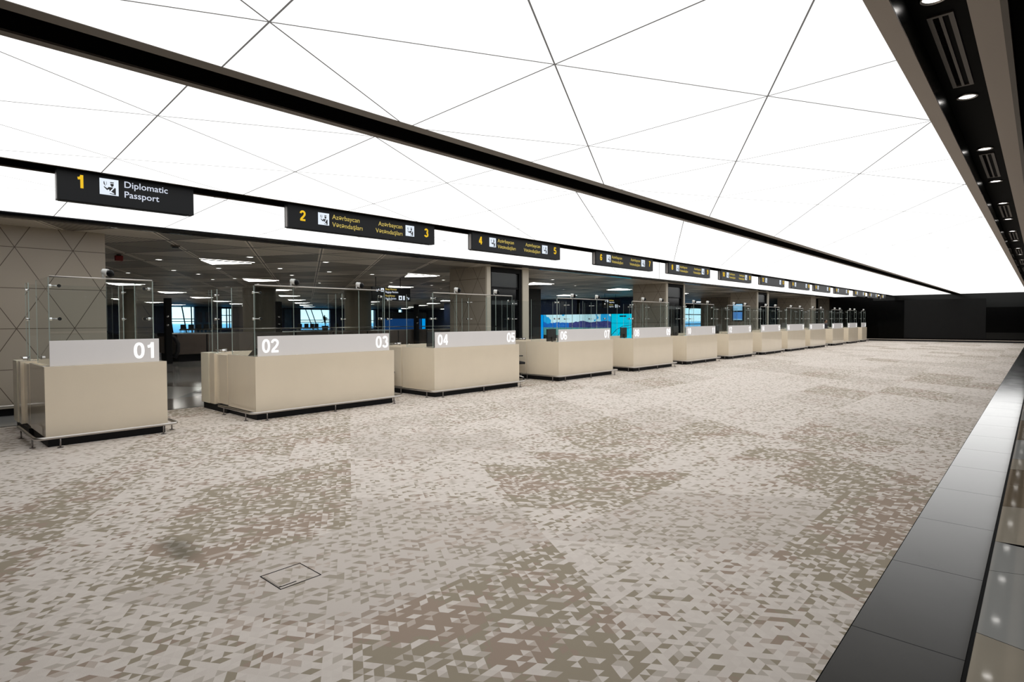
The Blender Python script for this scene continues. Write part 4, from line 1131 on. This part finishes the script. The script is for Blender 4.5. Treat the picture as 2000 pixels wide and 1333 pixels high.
tube(bm, cv, 0.02, 6); tube(bm, [(-0.012, 1.5, 0.1), (-0.012, 1.1, 0.75), (-0.012, 0.6, 1.05), (-0.012, 0.02, 1.2)], 0.015, 6)
tube(bm, [(-0.012, 0.02, 1.52), (-0.012, 1.86, 1.52)], 0.012, 6); box(bm, -0.014, 0, 0.5, 1.1, 2.02, 2.12)
obj('curved_line', bm, 'navy', t)
t = thing('display_screen', 'dim blue screen glowing behind the gap left of desk 04', 'screen', (27.8, 40.0, 0))
bm = bmesh.new(); box(bm, 0, 4.6, 0.02, 0.3, 0, 2.5); obj('case', bm, 'black', t)
bm = bmesh.new(); box(bm, 0.1, 4.0, 0, 0.02, 0.6, 1.95); obj('display', bm, 'dim_blue', t)
bm = bmesh.new(); box(bm, 4.1, 4.45, 0, 0.02, 0.3, 1.95); obj('lit_edge', bm, 'azure', t)
t = thing('wall_display', 'upright light blue display on the clad wall behind desks 12 and 13', 'screen', (38.7, 14.67, 1.70))
bm = bmesh.new(); box(bm, -0.06, -0.004, -0.06, 0.68, -0.03, 1.14); obj('case', bm, 'black', t)
bm = bmesh.new(); box(bm, -0.066, -0.06, 0.0, 0.62, 0.66, 1.1); box(bm, -0.066, -0.06, 0.0, 0.62, 0.03, 0.10); obj('picture', bm, 'pale_blue', t)
bm = bmesh.new(); box(bm, -0.066, -0.06, 0.0, 0.62, 0.10, 0.57); obj('picture', bm, 'mid_blue', t)
# hanging baggage signs
def bag_sign(x_, y_, w, h, lab, full=True):
    t = thing('baggage_sign', lab, 'sign', (x_, y_, 2.60), 'black hanging baggage reclaim signs')
    bm = bmesh.new(); box(bm, 0, w, 0, 0.12, 0, h, bev=0.005); obj('sign_case', bm, 'signface', t)
    for xx_ in (0.1 * w, 0.75 * w):
        bm = bmesh.new(); tube(bm, [(xx_, 0.06, h), (xx_, 0.06, ZH - 2.60)], 0.012, 6); obj('hanger', bm, 'black', t)
    q = h / 0.56
    if full:
        text('lettering', 'Baqaj Alınması', 0.115, (0.62 * w / 1.9, -0.002, 0.445 * q), 'yellow2', t, sx=0.85)
        text('lettering', 'Baggage Reclaim', 0.115, (0.62 * w / 1.9, -0.002, 0.325 * q), 'white_letter', t, sx=0.85)
        text('lettering', 'Baqaj Alınması', 0.11, (0.62 * w / 1.9, -0.002, 0.175 * q), 'yellow2', t, sx=0.75)
        text('lettering', 'Baggage Reclaim', 0.11, (0.62 * w / 1.9, -0.002, 0.06 * q), 'white_letter', t, sx=0.75)
    bm = bmesh.new()
    box(bm, 0.40, 0.55, -0.004, 0, 0.36 * q, 0.51 * q); box(bm, 0.68 * w, 0.68 * w + 0.17, -0.004, 0, 0.04 * q, 0.22 * q); box(bm, 0.80 * w, 0.80 * w + 0.08, -0.004, 0, 0.04 * q, 0.22 * q)
    I = obj('icon_square', bm, 'icon', t)
    bm = bmesh.new(); box(bm, 0.45, 0.50, -0.006, -0.004, 0.39 * q, 0.46 * q); box(bm, 0.68 * w + 0.05, 0.68 * w + 0.12, -0.006, -0.004, 0.08 * q, 0.17 * q); obj('pictogram', bm, 'icon_black', I)
    bm = bmesh.new()
    def arrow(cx, cz, s, d):
        for p_ in ([(-0.06, 0.012), (0.03, 0.012), (0.03, -0.012), (-0.06, -0.012)], [(0.02, 0.05), (0.075, 0.0), (0.02, -0.05)]):
            poly(bm, [(cx + d * (a * math.cos(0.6) - b * math.sin(0.6)) * s, -0.003, cz - (a * math.sin(0.6) + b * math.cos(0.6)) * s) for a, b in p_])
    arrow(0.25, 0.43 * q, 1.3, -1); arrow(0.93 * w, 0.13 * q, 1.3, 1)
    obj('arrow', bm, 'white_letter', t)
bag_sign(13.42, 20.0, 1.9, 0.56, 'black baggage reclaim sign hanging in the hall above desk 03')
bag_sign(33.2, 22.0, 2.1, 0.62, 'small distant black hanging sign above the video wall and desk 07', True)
# bumper rail along the first core
t = thing('wall_bumper_rail', 'steel bumper rail low along the clad wall left of desk 01', 'rail', (0, 14.2, 0))
bm = bmesh.new(); tube(bm, [(-1.0, -0.10, 0.20), (2.9, -0.10, 0.20)], 0.022, 10); obj('tube', bm, 'steel', t)
for xx_ in (-0.6, 0.4, 1.62, 2.6):
    bm = bmesh.new(); tube(bm, [(xx_, -0.10, 0.0), (xx_, -0.10, 0.18)], 0.012, 8); cyl(bm, (xx_, -0.10, 0.005), 0.035, 0.01); obj('rail_foot', bm, 'steel_dark', t)
bpy.context.view_layer.update()
